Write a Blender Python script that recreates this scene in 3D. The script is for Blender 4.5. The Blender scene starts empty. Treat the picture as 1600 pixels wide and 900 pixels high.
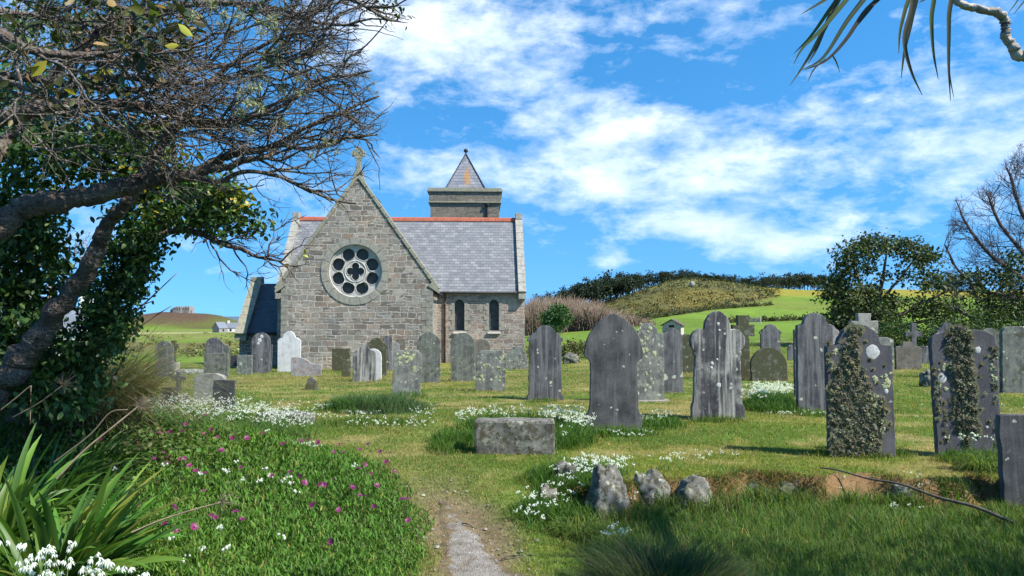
import bpy, bmesh, math, random
import numpy as np
from mathutils import Vector, Matrix

SC = bpy.context.scene
COL = SC.collection
RNG = np.random.default_rng(7)
random.seed(7)
R = math.radians

# ------------------------------------------------------------------ camera numbers
EYE = 1.75
FPX = 1200.0
TILT = math.atan(40.0 / FPX)
_ct, _st = math.cos(TILT), math.sin(TILT)

def ray(px, py):
    u = (px - 800.0) / FPX
    v = (450.0 - py) / FPX
    return np.array([u, _ct - _st * v, _st + _ct * v])

def atY(px, py, Y):
    """world point at depth Y that is seen in direction (px, py) of the photograph"""
    d = ray(px, py)
    return Vector((d[0] / d[1] * Y, Y, EYE + d[2] / d[1] * Y))

# ------------------------------------------------------------------ numpy value noise
_perm = np.random.default_rng(3).random((256, 256))
def vnoise(x, y):
    xi = np.floor(x).astype(int); yi = np.floor(y).astype(int)
    fx = x - xi; fy = y - yi
    fx = fx * fx * (3 - 2 * fx); fy = fy * fy * (3 - 2 * fy)
    a = _perm[xi & 255, yi & 255]; b = _perm[(xi + 1) & 255, yi & 255]
    c = _perm[xi & 255, (yi + 1) & 255]; d = _perm[(xi + 1) & 255, (yi + 1) & 255]
    return (a * (1 - fx) + b * fx) * (1 - fy) + (c * (1 - fx) + d * fx) * fy

def fbm(x, y, o=4):
    s = 0.0; a = 0.5; t = 0.0
    for k in range(o):
        s = s + a * vnoise(x * 2 ** k + 17.3 * k, y * 2 ** k + 9.1 * k); t += a; a *= 0.5
    return s / t

def sstep(a, b, x):
    t = np.clip((x - a) / (b - a), 0, 1)
    return t * t * (3 - 2 * t)

# ------------------------------------------------------------------ terrain
_cols = np.array([-500, 150, 400, 600, 820, 950, 1070, 1200, 1320, 1500, 2100], float)
_rows = np.array([0, 14, 22, 38, 60, 100, 150, 220, 300, 400, 600, 1000, 4000], float)
_tab = np.array([
    [0, 0, 0, 0, 0, 0, 0, 0, 0, 0, 0],
    [0, 0, 0, 0, 0, 0, 0, 0, 0, 0, 0],
    [-.2, -.2, -.2, -.2, -.2, -.15, -.12, -.1, -.1, -.1, -.1],
    [-1.0, -1.0, -1.0, -1.0, -.85, -.5, -.25, -.15, -.1, -.1, -.1],
    [-1.8, -1.8, -1.8, -1.5, -.6, -.1, .15, .35, .4, .4, .4],
    [-2.8, -2.8, -2.8, -2.4, -1.1, -.1, .5, .9, 1.2, 1.35, 1.4],
    [-3.5, -3.5, -3.5, -3.2, -.9, 1.2, 3.0, 3.6, 3.8, 3.4, 3.2],
    [-4.5, -4.5, -4.5, -4.2, .6, 4.6, 13.6, 8.6, 8.6, 8.2, 8.0],
    [-5.8, -5.8, -5.8, -5, 1, 6.5, 12.6, 10.4, 11.4, 10.8, 10.5],
    [-7.2, -7.2, -7.2, -6, 0, 5, 9, 9, 10, 10, 10],
    [-9.8, -9.8, -9.8, -9, -2, 3, 4, 5, 5, 5, 5],
    [-13, -13, -13, -13, -12, -10, -8, -8, -8, -8, -8],
    [-14] * 11], float)
_gp = np.linspace(-500, 2100, 161)
_gy = np.concatenate([np.linspace(0, 60, 61), np.geomspace(62, 4000, 120)])
_t1 = np.array([np.interp(_gp, _cols, r) for r in _tab])
_T = np.array([np.interp(_gy, _rows, _t1[:, j]) for j in range(len(_gp))]).T
def _blur(T, n, ax):
    for _ in range(n):
        P = np.take(T, np.clip(np.arange(-1, T.shape[ax] + 1), 0, T.shape[ax] - 1), axis=ax)
        if ax == 0: T = .25 * P[:-2] + .5 * P[1:-1] + .25 * P[2:]
        else: T = .25 * P[:, :-2] + .5 * P[:, 1:-1] + .25 * P[:, 2:]
    return T
_T = _blur(_blur(_T, 5, 0), 9, 1)

# the flower bed's edge: ground points seen along its right-hand side
BED = np.array([[-9.5, 15.5], [-7.2, 14.0], [-4.6, 11.6], [-2.7, 10.2], [-1.75, 9.3], [-1.15, 8.3], [-0.85, 7.4], [-.72, 6.0], [-.65, 3.5]])
def bed_d(x, y):
    """how far left of the bed's edge (metres, positive inside)"""
    xe = np.interp(y, BED[::-1, 1], BED[::-1, 0])
    return np.where(y > 15.5, -1.0, (xe - x) * np.interp(y, [8, 10, 15], [1, .75, .6]))

def path_x(y):
    return np.interp(y, [3, 5.2, 6.2, 7.2, 8.2, 9.2, 11, 14], [.05, -.12, -.28, -.5, -.78, -1.05, -1.35, -1.7])

def ledge_y(x):
    return np.interp(x, [.3, 1.0, 1.8, 2.6, 3.6, 5, 6], [7.7, 7.75, 8.0, 8.3, 8.35, 8.0, 7.6]) + .12 * np.sin(x * 5.3) + .05 * np.sin(x * 13)

def H(x, y):
    x = np.asarray(x, float); y = np.asarray(y, float)
    yy = np.maximum(y, .5)
    p = 800 + 1200 * x / yy
    p = np.clip(p, -500, 2100)
    yc = np.clip(yy, 0, 4000)
    fi = np.interp(p, _gp, np.arange(len(_gp))); fj = np.interp(yc, _gy, np.arange(len(_gy)))
    i0 = np.clip(fi.astype(int), 0, len(_gp) - 2); j0 = np.clip(fj.astype(int), 0, len(_gy) - 2)
    a = fi - i0; b = fj - j0
    z = (_T[j0, i0] * (1 - a) + _T[j0, i0 + 1] * a) * (1 - b) + (_T[j0 + 1, i0] * (1 - a) + _T[j0 + 1, i0 + 1] * a) * b
    # castle hill
    cx = x + 258; cy = (y - 600) / 1.3
    e = np.sqrt((cx / 50) ** 2 + (cy / 60) ** 2)
    z = z + 12.2 * (1 - sstep(.32, 1.15, e)) * (1 + .05 * np.sin(x * .11))
    near = 1 - sstep(25, 45, y)
    # lower ground by the path and in front of the stone ledge
    wl = sstep(.25, .9, x)
    sharp = 1 - sstep(-.12, .12, y - ledge_y(x))
    soft = 1 - sstep(6.2, 9.8, y)
    z = z - .24 * (wl * sharp + (1 - wl) * soft)
    # bed bank
    d = bed_d(x, y)
    z = z + .22 * sstep(0, 1.1, d) + .28 * sstep(1.0, 4.0, d)
    # path worn hollow
    dp = np.abs(x - path_x(y))
    z = z - .05 * (1 - sstep(.15, .55, dp)) * (1 - sstep(8, 9.5, y))
    # lumps
    z = z + near * (.05 * (fbm(x * .5 + 40, y * .5 + 20) - .5) + .03 * (fbm(x * 1.7 + 9, y * 1.7) - .5))
    far = sstep(70, 160, y)
    z = z + far * 1.1 * (fbm(x * .03 + 7, y * .03 + 3) - .5)
    return z

def hz(x, y): return float(H(np.array([x]), np.array([y]))[0])

def at(px, py, y0=4.0, y1=400.0):
    """ground point seen in direction (px, py)"""
    d = ray(px, py)
    ys = np.geomspace(y0, y1, 3000)
    xs = d[0] / d[1] * ys; zs = EYE + d[2] / d[1] * ys
    under = np.nonzero(zs - H(xs, ys) <= 0)[0]
    k = under[0] if len(under) else len(ys) - 1
    return Vector((xs[k], ys[k], float(zs[k])))

# ------------------------------------------------------------------ object helpers
def tag(o, label=None, cat=None, group=None, kind=None):
    if label: o['label'] = label
    if cat: o['category'] = cat
    if group: o['group'] = group
    if kind: o['kind'] = kind
    return o

def empty(name, loc, rz=0.0, label=None, cat=None, group=None):
    o = bpy.data.objects.new(name, None); COL.objects.link(o)
    o.location = loc; o.rotation_euler = (0, 0, rz); o.empty_display_size = .1
    return tag(o, label, cat, group)

class MB:
    """collects vertices, faces, per-vertex colours and builds ONE mesh object"""
    def __init__(s): s.v = []; s.f = []; s.c = []; s.n = 0; s.m = []
    def add(s, v, faces, col=None, mi=0):
        v = np.asarray(v, float).reshape(-1, 3)
        for f in (faces if isinstance(faces, list) else [faces]):
            f = np.asarray(f, int)
            if len(f): s.f.append(f + s.n); s.m.append(np.full(len(f), mi))
        s.v.append(v); s.n += len(v)
        c = np.ones((len(v), 3)) * .5 if col is None else np.broadcast_to(np.asarray(col, float), (len(v), 3))
        s.c.append(c)
    def build(s, name, mats, parent=None, smooth=False, uv=False, bevel=0):
        me = bpy.data.meshes.new(name)
        V = np.concatenate(s.v); C = np.concatenate(s.c)
        me.vertices.add(len(V)); me.vertices.foreach_set('co', V.ravel())
        li = np.concatenate([f.ravel() for f in s.f]); tot = np.concatenate([np.full(len(f), f.shape[1]) for f in s.f])
        me.loops.add(len(li)); me.loops.foreach_set('vertex_index', li)
        me.polygons.add(len(tot))
        me.polygons.foreach_set('loop_start', np.concatenate([[0], np.cumsum(tot)[:-1]]))
        me.polygons.foreach_set('loop_total', tot)
        me.polygons.foreach_set('material_index', np.concatenate(s.m))
        if smooth: me.polygons.foreach_set('use_smooth', np.ones(len(tot), bool))
        a = me.color_attributes.new('col', 'FLOAT_COLOR', 'POINT')
        a.data.foreach_set('color', np.concatenate([C, np.ones((len(C), 1))], 1).ravel())
        me.update(calc_edges=True); me.validate()
        return link(name, me, mats, parent, uv)

def box_uv(me):
    while me.uv_layers: me.uv_layers.remove(me.uv_layers[0])
    uvl = me.uv_layers.new(name='UVMap')
    up = Vector((0, 0, 1))
    for p in me.polygons:
        n = p.normal
        if abs(n.z) > .97: t = Vector((1, 0, 0)); b = Vector((0, 1, 0))
        else:
            t = up.cross(n).normalized(); b = n.cross(t)
        for li in p.loop_indices:
            co = me.vertices[me.loops[li].vertex_index].co
            uvl.data[li].uv = (co.dot(t), co.dot(b))

def link(name, me, mats, parent=None, uv=False):
    for m in (mats if isinstance(mats, (list, tuple)) else [mats]): me.materials.append(m)
    if uv: box_uv(me)
    o = bpy.data.objects.new(name, me); COL.objects.link(o)
    if parent is not None: o.parent = parent
    return o

def bm_obj(name, bm, mats, parent=None, uv=False, smooth=False, recalc=True):
    if recalc: bmesh.ops.recalc_face_normals(bm, faces=bm.faces)
    me = bpy.data.meshes.new(name); bm.to_mesh(me); bm.free()
    if smooth: me.polygons.foreach_set('use_smooth', np.ones(len(me.polygons), bool))
    return link(name, me, mats, parent, uv)

def bm_box(bm, x0, x1, y0, y1, z0, z1, bev=0.0):
    r = bmesh.ops.create_cube(bm, size=1)
    for v in r['verts']:
        v.co = Vector((x0 + (v.co.x + .5) * (x1 - x0), y0 + (v.co.y + .5) * (y1 - y0), z0 + (v.co.z + .5) * (z1 - z0)))
    if bev:
        es = {e for v in r['verts'] for e in v.link_edges}
        bmesh.ops.bevel(bm, geom=list(es), offset=bev, segments=2, affect='EDGES', profile=.6)

def bm_poly(bm, pts, vec):
    """solid from a planar polygon pts swept along vec"""
    a = [bm.verts.new(p) for p in pts]; b = [bm.verts.new(Vector(p) + Vector(vec)) for p in pts]
    bm.faces.new(a); bm.faces.new(b[::-1])
    n = len(a)
    for i in range(n): bm.faces.new((a[i], b[i], b[(i + 1) % n], a[(i + 1) % n]))

def plate(outer, holes, th, bev=0.0):
    """mesh of a plate in the x-z plane with holes, y from 0 (front) to th"""
    cu = bpy.data.curves.new('tmp', 'CURVE'); cu.dimensions = '2D'; cu.fill_mode = 'BOTH'
    cu.extrude = th / 2 - bev; cu.bevel_depth = bev; cu.bevel_resolution = 1 if bev else 0
    cu.offset = -bev
    for pts in [outer] + list(holes):
        sp = cu.splines.new('POLY'); sp.points.add(len(pts) - 1)
        for q, (x, z) in zip(sp.points, pts): q.co = (x, z, 0, 1)
        sp.use_cyclic_u = True
    o = bpy.data.objects.new('tmp', cu); COL.objects.link(o)
    dg = bpy.context.evaluated_depsgraph_get()
    me = bpy.data.meshes.new_from_object(o.evaluated_get(dg))
    bpy.data.objects.remove(o); bpy.data.curves.remove(cu)
    bm = bmesh.new(); bm.from_mesh(me); bpy.data.meshes.remove(me)
    for v in bm.verts: v.co = Vector((v.co.x, th / 2 - v.co.z, v.co.y))
    bmesh.ops.remove_doubles(bm, verts=bm.verts, dist=1e-5)
    return bm

def tube(pts, rad, sides=6, cap=True):
    P = np.asarray(pts, float); n = len(P)
    rad = np.broadcast_to(np.asarray(rad, float), (n,))
    T = np.gradient(P, axis=0); T /= np.linalg.norm(T, axis=1, keepdims=True) + 1e-9
    ref = np.array([0.0, 0, 1]) if abs(T[0][2]) < .9 else np.array([1.0, 0, 0])
    A = np.cross(T, ref); A /= np.linalg.norm(A, axis=1, keepdims=True) + 1e-9
    B = np.cross(T, A)
    th = np.linspace(0, 2 * math.pi, sides, endpoint=False)
    V = P[:, None] + rad[:, None, None] * (np.cos(th)[None, :, None] * A[:, None] + np.sin(th)[None, :, None] * B[:, None])
    i = np.arange(n - 1)[:, None] * sides; k = np.arange(sides)[None]; k2 = (k + 1) % sides
    F = np.stack([i + k, i + k2, i + sides + k2, i + sides + k], -1).reshape(-1, 4)
    V = V.reshape(-1, 3)
    fs = [F]
    if cap:
        V = np.concatenate([V, P[-1:] + T[-1:] * rad[-1] * .5])
        b = (n - 1) * sides
        fs.append(np.stack([b + np.arange(sides), b + (np.arange(sides) + 1) % sides, np.full(sides, len(V) - 1)], -1))
    return V, fs

def catmull(pts, n=8):
    P = np.asarray(pts, float); out = []
    Q = np.concatenate([2 * P[:1] - P[1:2], P, 2 * P[-1:] - P[-2:-1]])
    for i in range(1, len(Q) - 2):
        for t in np.linspace(0, 1, n, endpoint=False):
            a, b, c, d = Q[i - 1], Q[i], Q[i + 1], Q[i + 2]
            out.append(.5 * (2 * b + (c - a) * t + (2 * a - 5 * b + 4 * c - d) * t * t + (3 * b - a - 3 * c + d) * t ** 3))
    out.append(P[-1]); return np.array(out)

def frames(fwd, roll):
    """rotation matrices with local y along fwd, rolled about it; (N,3,3)"""
    f = fwd / (np.linalg.norm(fwd, axis=1, keepdims=True) + 1e-9)
    up = np.where(np.abs(f[:, 2:3]) > .95, np.array([[1.0, 0, 0]]), np.array([[0, 0, 1.0]]))
    x = np.cross(f, up); x /= np.linalg.norm(x, axis=1, keepdims=True) + 1e-9
    z = np.cross(x, f)
    c, s = np.cos(roll)[:, None], np.sin(roll)[:, None]
    return np.stack([x * c + z * s, f, -x * s + z * c], -1)

def scatter(mb, tv, tf, pos, rot, scale, col, mi=0):
    """copies of a small template (tv, list of face arrays) at pos with rot (N,3,3), scale (N,) or (N,3), col (N,3)"""
    N = len(pos)
    if N == 0: return
    sc = scale[:, None, None] if np.ndim(scale) == 1 else scale[:, None, :]
    V = np.einsum('nij,nkj->nki', rot, tv[None] * sc) + pos[:, None]
    k = len(tv); off = (np.arange(N) * k)[:, None, None]
    mb.add(V.reshape(-1, 3), [(f[None] + off).reshape(-1, f.shape[1]) for f in tf], np.repeat(col, k, 0), mi)

LEAF_V = np.array([[0, 0, 0], [.22, .35, .05], [.2, .7, .03], [0, 1, -.06], [-.2, .7, .03], [-.22, .35, .05], [0, .5, -.02]])
LEAF_F = [np.array([[0, 1, 6], [1, 2, 6], [2, 3, 6], [3, 4, 6], [4, 5, 6], [5, 0, 6]])]
LEAF4_V = np.array([[0, 0, 0], [.24, .45, .06], [0, 1, -.04], [-.24, .45, .06]])
LEAF4_F = [np.array([[0, 1, 2], [0, 2, 3]])]

def blades(mb, base, length, width, lean_dir, lean, col, droop=.35, colt=None, segs=2):
    """grass blades: base (N,3), lean_dir angle (N,), lean (N,) radians from upright; droop bends the tip over"""
    N = len(base)
    if N == 0: return
    dx = np.cos(lean_dir); dy = np.sin(lean_dir)
    px, py = -dy, dx
    rows = []
    p = base.copy(); ang = lean.copy()
    st = (length / segs)
    tw = RNG.normal(0, .6, N)
    wx = px * np.cos(tw) + dx * np.sin(tw); wy = py * np.cos(tw) + dy * np.sin(tw)
    cols = []
    colt = col if colt is None else colt
    for k in range(segs + 1):
        t = k / segs
        w = width * (1 - t * .55) * .5 if k < segs else 0
        if k < segs:
            rows.append(p - np.stack([wx * w, wy * w, 0 * w], 1)); rows.append(p + np.stack([wx * w, wy * w, 0 * w], 1))
            cols += [col * (1 - t) + colt * t] * 2
        else: rows.append(p.copy()); cols.append(colt)
        p = p + st[:, None] * np.stack([dx * np.sin(ang), dy * np.sin(ang), np.cos(ang)], 1)
        ang = ang + droop / segs * 2 * (0.5 + RNG.random(N))
    K = len(rows)
    V = np.stack(rows, 1).reshape(-1, 3); Cc = np.stack(cols, 1).reshape(-1, 3)
    o = (np.arange(N) * K)[:, None]
    fs = []
    for k in range(segs - 1):
        fs.append(o + np.array([[2 * k, 2 * k + 1, 2 * k + 3, 2 * k + 2]]))
    fs.append(o + np.array([[2 * segs - 2, 2 * segs - 1, 2 * segs]]))
    mb.add(V, fs, Cc)

# ------------------------------------------------------------------ node material helpers
class NT:
    def __init__(s, name):
        s.m = bpy.data.materials.new(name); s.m.use_nodes = True
        s.t = s.m.node_tree; s.t.nodes.clear()
        s.out = s.t.nodes.new('ShaderNodeOutputMaterial')
    def n(s, typ, ins=None, **kw):
        nd = s.t.nodes.new(typ)
        for k, v in kw.items(): setattr(nd, k, v)
        for k, v in (ins or {}).items():
            sk = nd.inputs[k]
            if isinstance(v, bpy.types.NodeSocket): s.t.links.new(v, sk)
            else: sk.default_value = v
        return nd
    def math(s, op, a, b=0.0, clamp=False):
        nd = s.n('ShaderNodeMath', {0: a, 1: b}, operation=op); nd.use_clamp = clamp; return nd.outputs[0]
    def ramp(s, fac, stops, interp='LINEAR'):
        nd = s.n('ShaderNodeValToRGB', {'Fac': fac}); cr = nd.color_ramp; cr.interpolation = interp
        while len(cr.elements) < len(stops): cr.elements.new(.5)
        for e, (p, c) in zip(cr.elements, stops):
            e.position = p; e.color = (*c, 1) if not isinstance(c, (int, float)) else (c, c, c, 1)
        return nd.outputs['Color']
    def noise(s, vec, scale, detail=4, rough=.55, out='Fac', dist=0.0):
        return s.n('ShaderNodeTexNoise', {'Vector': vec, 'Scale': scale, 'Detail': detail, 'Roughness': rough, 'Distortion': dist}).outputs[out]
    def mix(s, fac, a, b, mode='MIX'):
        nd = s.n('ShaderNodeMix', data_type='RGBA', blend_type=mode)
        for k, v in ((0, fac), (6, a), (7, b)):
            if isinstance(v, bpy.types.NodeSocket): s.t.links.new(v, nd.inputs[k])
            else: nd.inputs[k].default_value = (*v, 1) if isinstance(v, tuple) and len(v) == 3 else v
        return nd.outputs[2]
    def mapping(s, vec, scale=(1, 1, 1), loc=(0, 0, 0), rot=(0, 0, 0)):
        return s.n('ShaderNodeMapping', {'Vector': vec, 'Scale': scale, 'Location': loc, 'Rotation': rot}).outputs[0]
    def vadd(s, a, b): return s.n('ShaderNodeVectorMath', {0: a, 1: b}, operation='ADD').outputs[0]
    def bump(s, h, strength=.5, dist=.02, normal=None):
        i = {'Height': h, 'Strength': strength, 'Distance': dist}
        if normal is not None: i['Normal'] = normal
        return s.n('ShaderNodeBump', i).outputs[0]
    def bsdf(s, col, rough=.8, normal=None, spec=.3, extra=None):
        i = {'Base Color': col if not (isinstance(col, tuple) and len(col) == 3) else (*col, 1), 'Roughness': rough, 'Specular IOR Level': spec}
        if normal is not None: i['Normal'] = normal
        i.update(extra or {})
        return s.n('ShaderNodeBsdfPrincipled', i).outputs[0]
    def end(s, sh): s.t.links.new(sh, s.out.inputs['Surface']); return s.m
    def objco(s, rnd=True):
        c = s.n('ShaderNodeTexCoord').outputs['Object']
        if not rnd: return c
        r = s.n('ShaderNodeObjectInfo').outputs['Random']
        m = s.math('MULTIPLY', r, 137.0)
        cx = s.n('ShaderNodeCombineXYZ', {0: m, 1: m, 2: m}).outputs[0]
        return s.vadd(c, cx)

def simple(name, col, rough=.7, var=.25, scale=6.0, spec=.3, bump=0.0):
    t = NT(name); co = t.objco()
    n = t.noise(co, scale, 5)
    a = tuple(c * (1 - var) for c in col); b = tuple(min(1, c * (1 + var)) for c in col)
    c = t.ramp(n, [(.3, a), (.7, b)])
    return t.end(t.bsdf(c, rough, t.bump(n, bump, .02) if bump else None, spec))

def leaf_mat(name, rough=.45, trans=.3, spec=.4, tint=(1, 1, 1)):
    """colour from the per-leaf attribute, some light let through"""
    t = NT(name)
    a = t.n('ShaderNodeAttribute', attribute_name='col').outputs['Color']
    a = t.mix(1.0, a, tint, 'MULTIPLY')
    d = t.bsdf(a, rough, None, spec)
    tr = t.n('ShaderNodeBsdfTranslucent', {'Color': t.mix(1.0, a, (1.25, 1.3, .6), 'MULTIPLY')}).outputs[0]
    return t.end(t.n('ShaderNodeMixShader', {0: trans, 1: d, 2: tr}).outputs[0])

def attr_mat(name, rough=.8, spec=.2):
    t = NT(name)
    a = t.n('ShaderNodeAttribute', attribute_name='col').outputs['Color']
    n = t.noise(t.objco(False), 60, 3)
    a = t.mix(.5, a, t.mix(1.0, a, t.ramp(n, [(.3, .55), (.7, 1.35)]), 'MULTIPLY'))
    return t.end(t.bsdf(a, rough, None, spec))

def colvar(n, base, var=.25, hue=.12):
    base = np.asarray(base, float)
    if base.ndim == 1: base = np.broadcast_to(base, (n, 3))
    b = 1 + RNG.normal(0, var, (n, 1))
    h = 1 + RNG.normal(0, hue, (n, 3))
    return np.clip(base * b * h, .003, .9)
# ------------------------------------------------------------------ camera, sun, sky
cam = bpy.data.cameras.new('camera'); cam.sensor_width = 36; cam.lens = 36 * FPX / 1600; cam.clip_end = 8000; cam.clip_start = .05
co_ = bpy.data.objects.new('camera', cam); COL.objects.link(co_); SC.camera = co_
co_.location = (0, 0, EYE); co_.rotation_euler = (math.pi / 2 + TILT, 0, 0)

SUN_AZ, SUN_EL = R(118), R(47)
sd = Vector((math.sin(SUN_AZ) * math.cos(SUN_EL), math.cos(SUN_AZ) * math.cos(SUN_EL), math.sin(SUN_EL)))
sl = bpy.data.lights.new('sun', 'SUN'); sl.energy = 3.8; sl.angle = R(.53); sl.color = (1, .95, .87)
so = bpy.data.objects.new('sun', sl); COL.objects.link(so); so.rotation_euler = sd.to_track_quat('Z', 'Y').to_euler()

w = bpy.data.worlds.new('World'); SC.world = w; w.use_nodes = True
wt = NT.__new__(NT); wt.t = w.node_tree; wt.t.nodes.clear()
wout = wt.n('ShaderNodeOutputWorld')
sky = wt.n('ShaderNodeTexSky', sky_type='NISHITA'); sky.sun_disc = False
sky.sun_elevation = SUN_EL; sky.sun_rotation = SUN_AZ; sky.altitude = 20; sky.air_density = 1.0; sky.dust_density = .25; sky.ozone_density = 2.2
gen = wt.n('ShaderNodeTexCoord').outputs['Generated']
skyv = wt.n('ShaderNodeVectorMath', {0: wt.mapping(gen, scale=(1, 1, .85), loc=(0, 0, .24))}, operation='NORMALIZE').outputs[0]
wt.t.links.new(skyv, sky.inputs[0])
sp = wt.n('ShaderNodeSeparateXYZ', {0: gen})
az = wt.math('ARCTAN2', sp.outputs[0], sp.outputs[1]); el = wt.math('ARCSINE', sp.outputs[2])
def cloud_blob(px, py, rx, ry, wgt):
    d = ray(px, py); d = d / np.linalg.norm(d)
    a0, e0 = math.atan2(d[0], d[1]), math.asin(d[2])
    dx = wt.math('DIVIDE', wt.math('SUBTRACT', az, a0), rx / FPX); dy = wt.math('DIVIDE', wt.math('SUBTRACT', el, e0), ry / FPX)
    q = wt.math('ADD', wt.math('MULTIPLY', dx, dx), wt.math('MULTIPLY', dy, dy))
    return wt.math('MULTIPLY', wt.math('EXPONENT', wt.math('MULTIPLY', q, -1.0)), wgt)
blobs = [(690, 60, 200, 85, .48), (850, 95, 90, 45, .16), (700, 262, 200, 42, .27), (900, 295, 200, 38, .22), (930, 190, 110, 40, .22),
         (1130, 215, 230, 60, .22), (1090, 275, 170, 38, .17), (1250, 275, 260, 55, .26), (1450, 330, 230, 35, .22), (1090, 358, 110, 22, .46), (1230, 382, 110, 20, .38),
         (1580, 215, 120, 40, .26), (1120, 80, 90, 30, .13), (1400, 230, 150, 35, .14), (957, 409, 26, 11, .42), (30, 430, 120, 40, .15), (1040, 20, 150, 22, .16), (1000, 195, 130, 30, .2), (1300, 180, 110, 24, .14), (1180, 40, 80, 16, .12), (1520, 130, 90, 30, .14)]
tot = None
for b in blobs:
    v = cloud_blob(*b); tot = v if tot is None else wt.math('ADD', tot, v)
cv = wt.n('ShaderNodeCombineXYZ', {0: wt.math('MULTIPLY', az, 1.0), 1: wt.math('MULTIPLY', el, 2.1), 2: 0.0}).outputs[0]
cv = wt.mapping(cv, rot=(0, 0, R(12)))
n1 = wt.noise(cv, 3.4, 7, .56, dist=.25); n2 = wt.noise(cv, 16, 9, .64, dist=.2)
den = wt.math('ADD', wt.math('ADD', wt.math('MULTIPLY', n1, 1.15), wt.math('MULTIPLY', n2, .95)), wt.math('SUBTRACT', wt.math('MULTIPLY', wt.math('MINIMUM', tot, .6), .85), 1.095))
cl = wt.ramp(den, [(.02, 0.0), (.16, .22), (.34, .58), (.60, .93)])
shade = wt.ramp(wt.noise(cv, 5, 5), [(.35, (3.5, 4.2, 5.2)), (.64, (5.7, 6.0, 6.4))])
hs = wt.n('ShaderNodeHueSaturation', {'Hue': .495, 'Saturation': 1.36, 'Value': .95, 'Color': sky.outputs[0]}).outputs[0]
mixc = wt.mix(cl, hs, shade)
bg = wt.n('ShaderNodeBackground', {'Color': mixc, 'Strength': .115})
wt.t.links.new(bg.outputs[0], wout.inputs[0])

SC.view_settings.view_transform = 'Standard'; SC.view_settings.look = 'None'; SC.view_settings.gamma = 1.0
SC.view_settings.exposure = 1.24; SC.view_settings.use_curve_mapping = False
SC.render.engine = 'CYCLES'
cy = SC.cycles
cy.max_bounces = 6; cy.diffuse_bounces = 3; cy.glossy_bounces = 2; cy.transmission_bounces = 3; cy.transparent_max_bounces = 6
cy.use_denoising = True
try: cy.denoiser = 'OPENIMAGEDENOISE'; cy.denoising_input_passes = 'RGB_ALBEDO_NORMAL'
except Exception: pass
cy.sample_clamp_indirect = 6
cy.use_adaptive_sampling = True; cy.adaptive_threshold = .02
SC.render.filter_size = 1.3 if hasattr(SC.render, 'filter_size') else 1.5

# ------------------------------------------------------------------ ground sheet
def axis(d0, d1, step, far0, far1, g):
    a = list(np.arange(d0, d1 + 1e-6, step)); s = step
    while a[-1] < far1: s *= g; a.append(a[-1] + s)
    s = step; b = []
    x = d0
    while x > far0: s *= g; x -= s; b.append(x)
    return np.array(b[::-1] + a)
GX = axis(-8.5, 8.5, .11, -3500, 3500, 1.05); GY = axis(3.5, 17, .11, -60, 4000, 1.045)
XX, YY = np.meshgrid(GX, GY); ZZ = H(XX, YY)
nx, ny = len(GX), len(GY)
V = np.stack([XX, YY, ZZ], -1).reshape(-1, 3)
ii = (np.arange(ny - 1)[:, None] * nx + np.arange(nx - 1)[None])
F = np.stack([ii, ii + 1, ii + nx + 1, ii + nx], -1).reshape(-1, 4)

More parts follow.
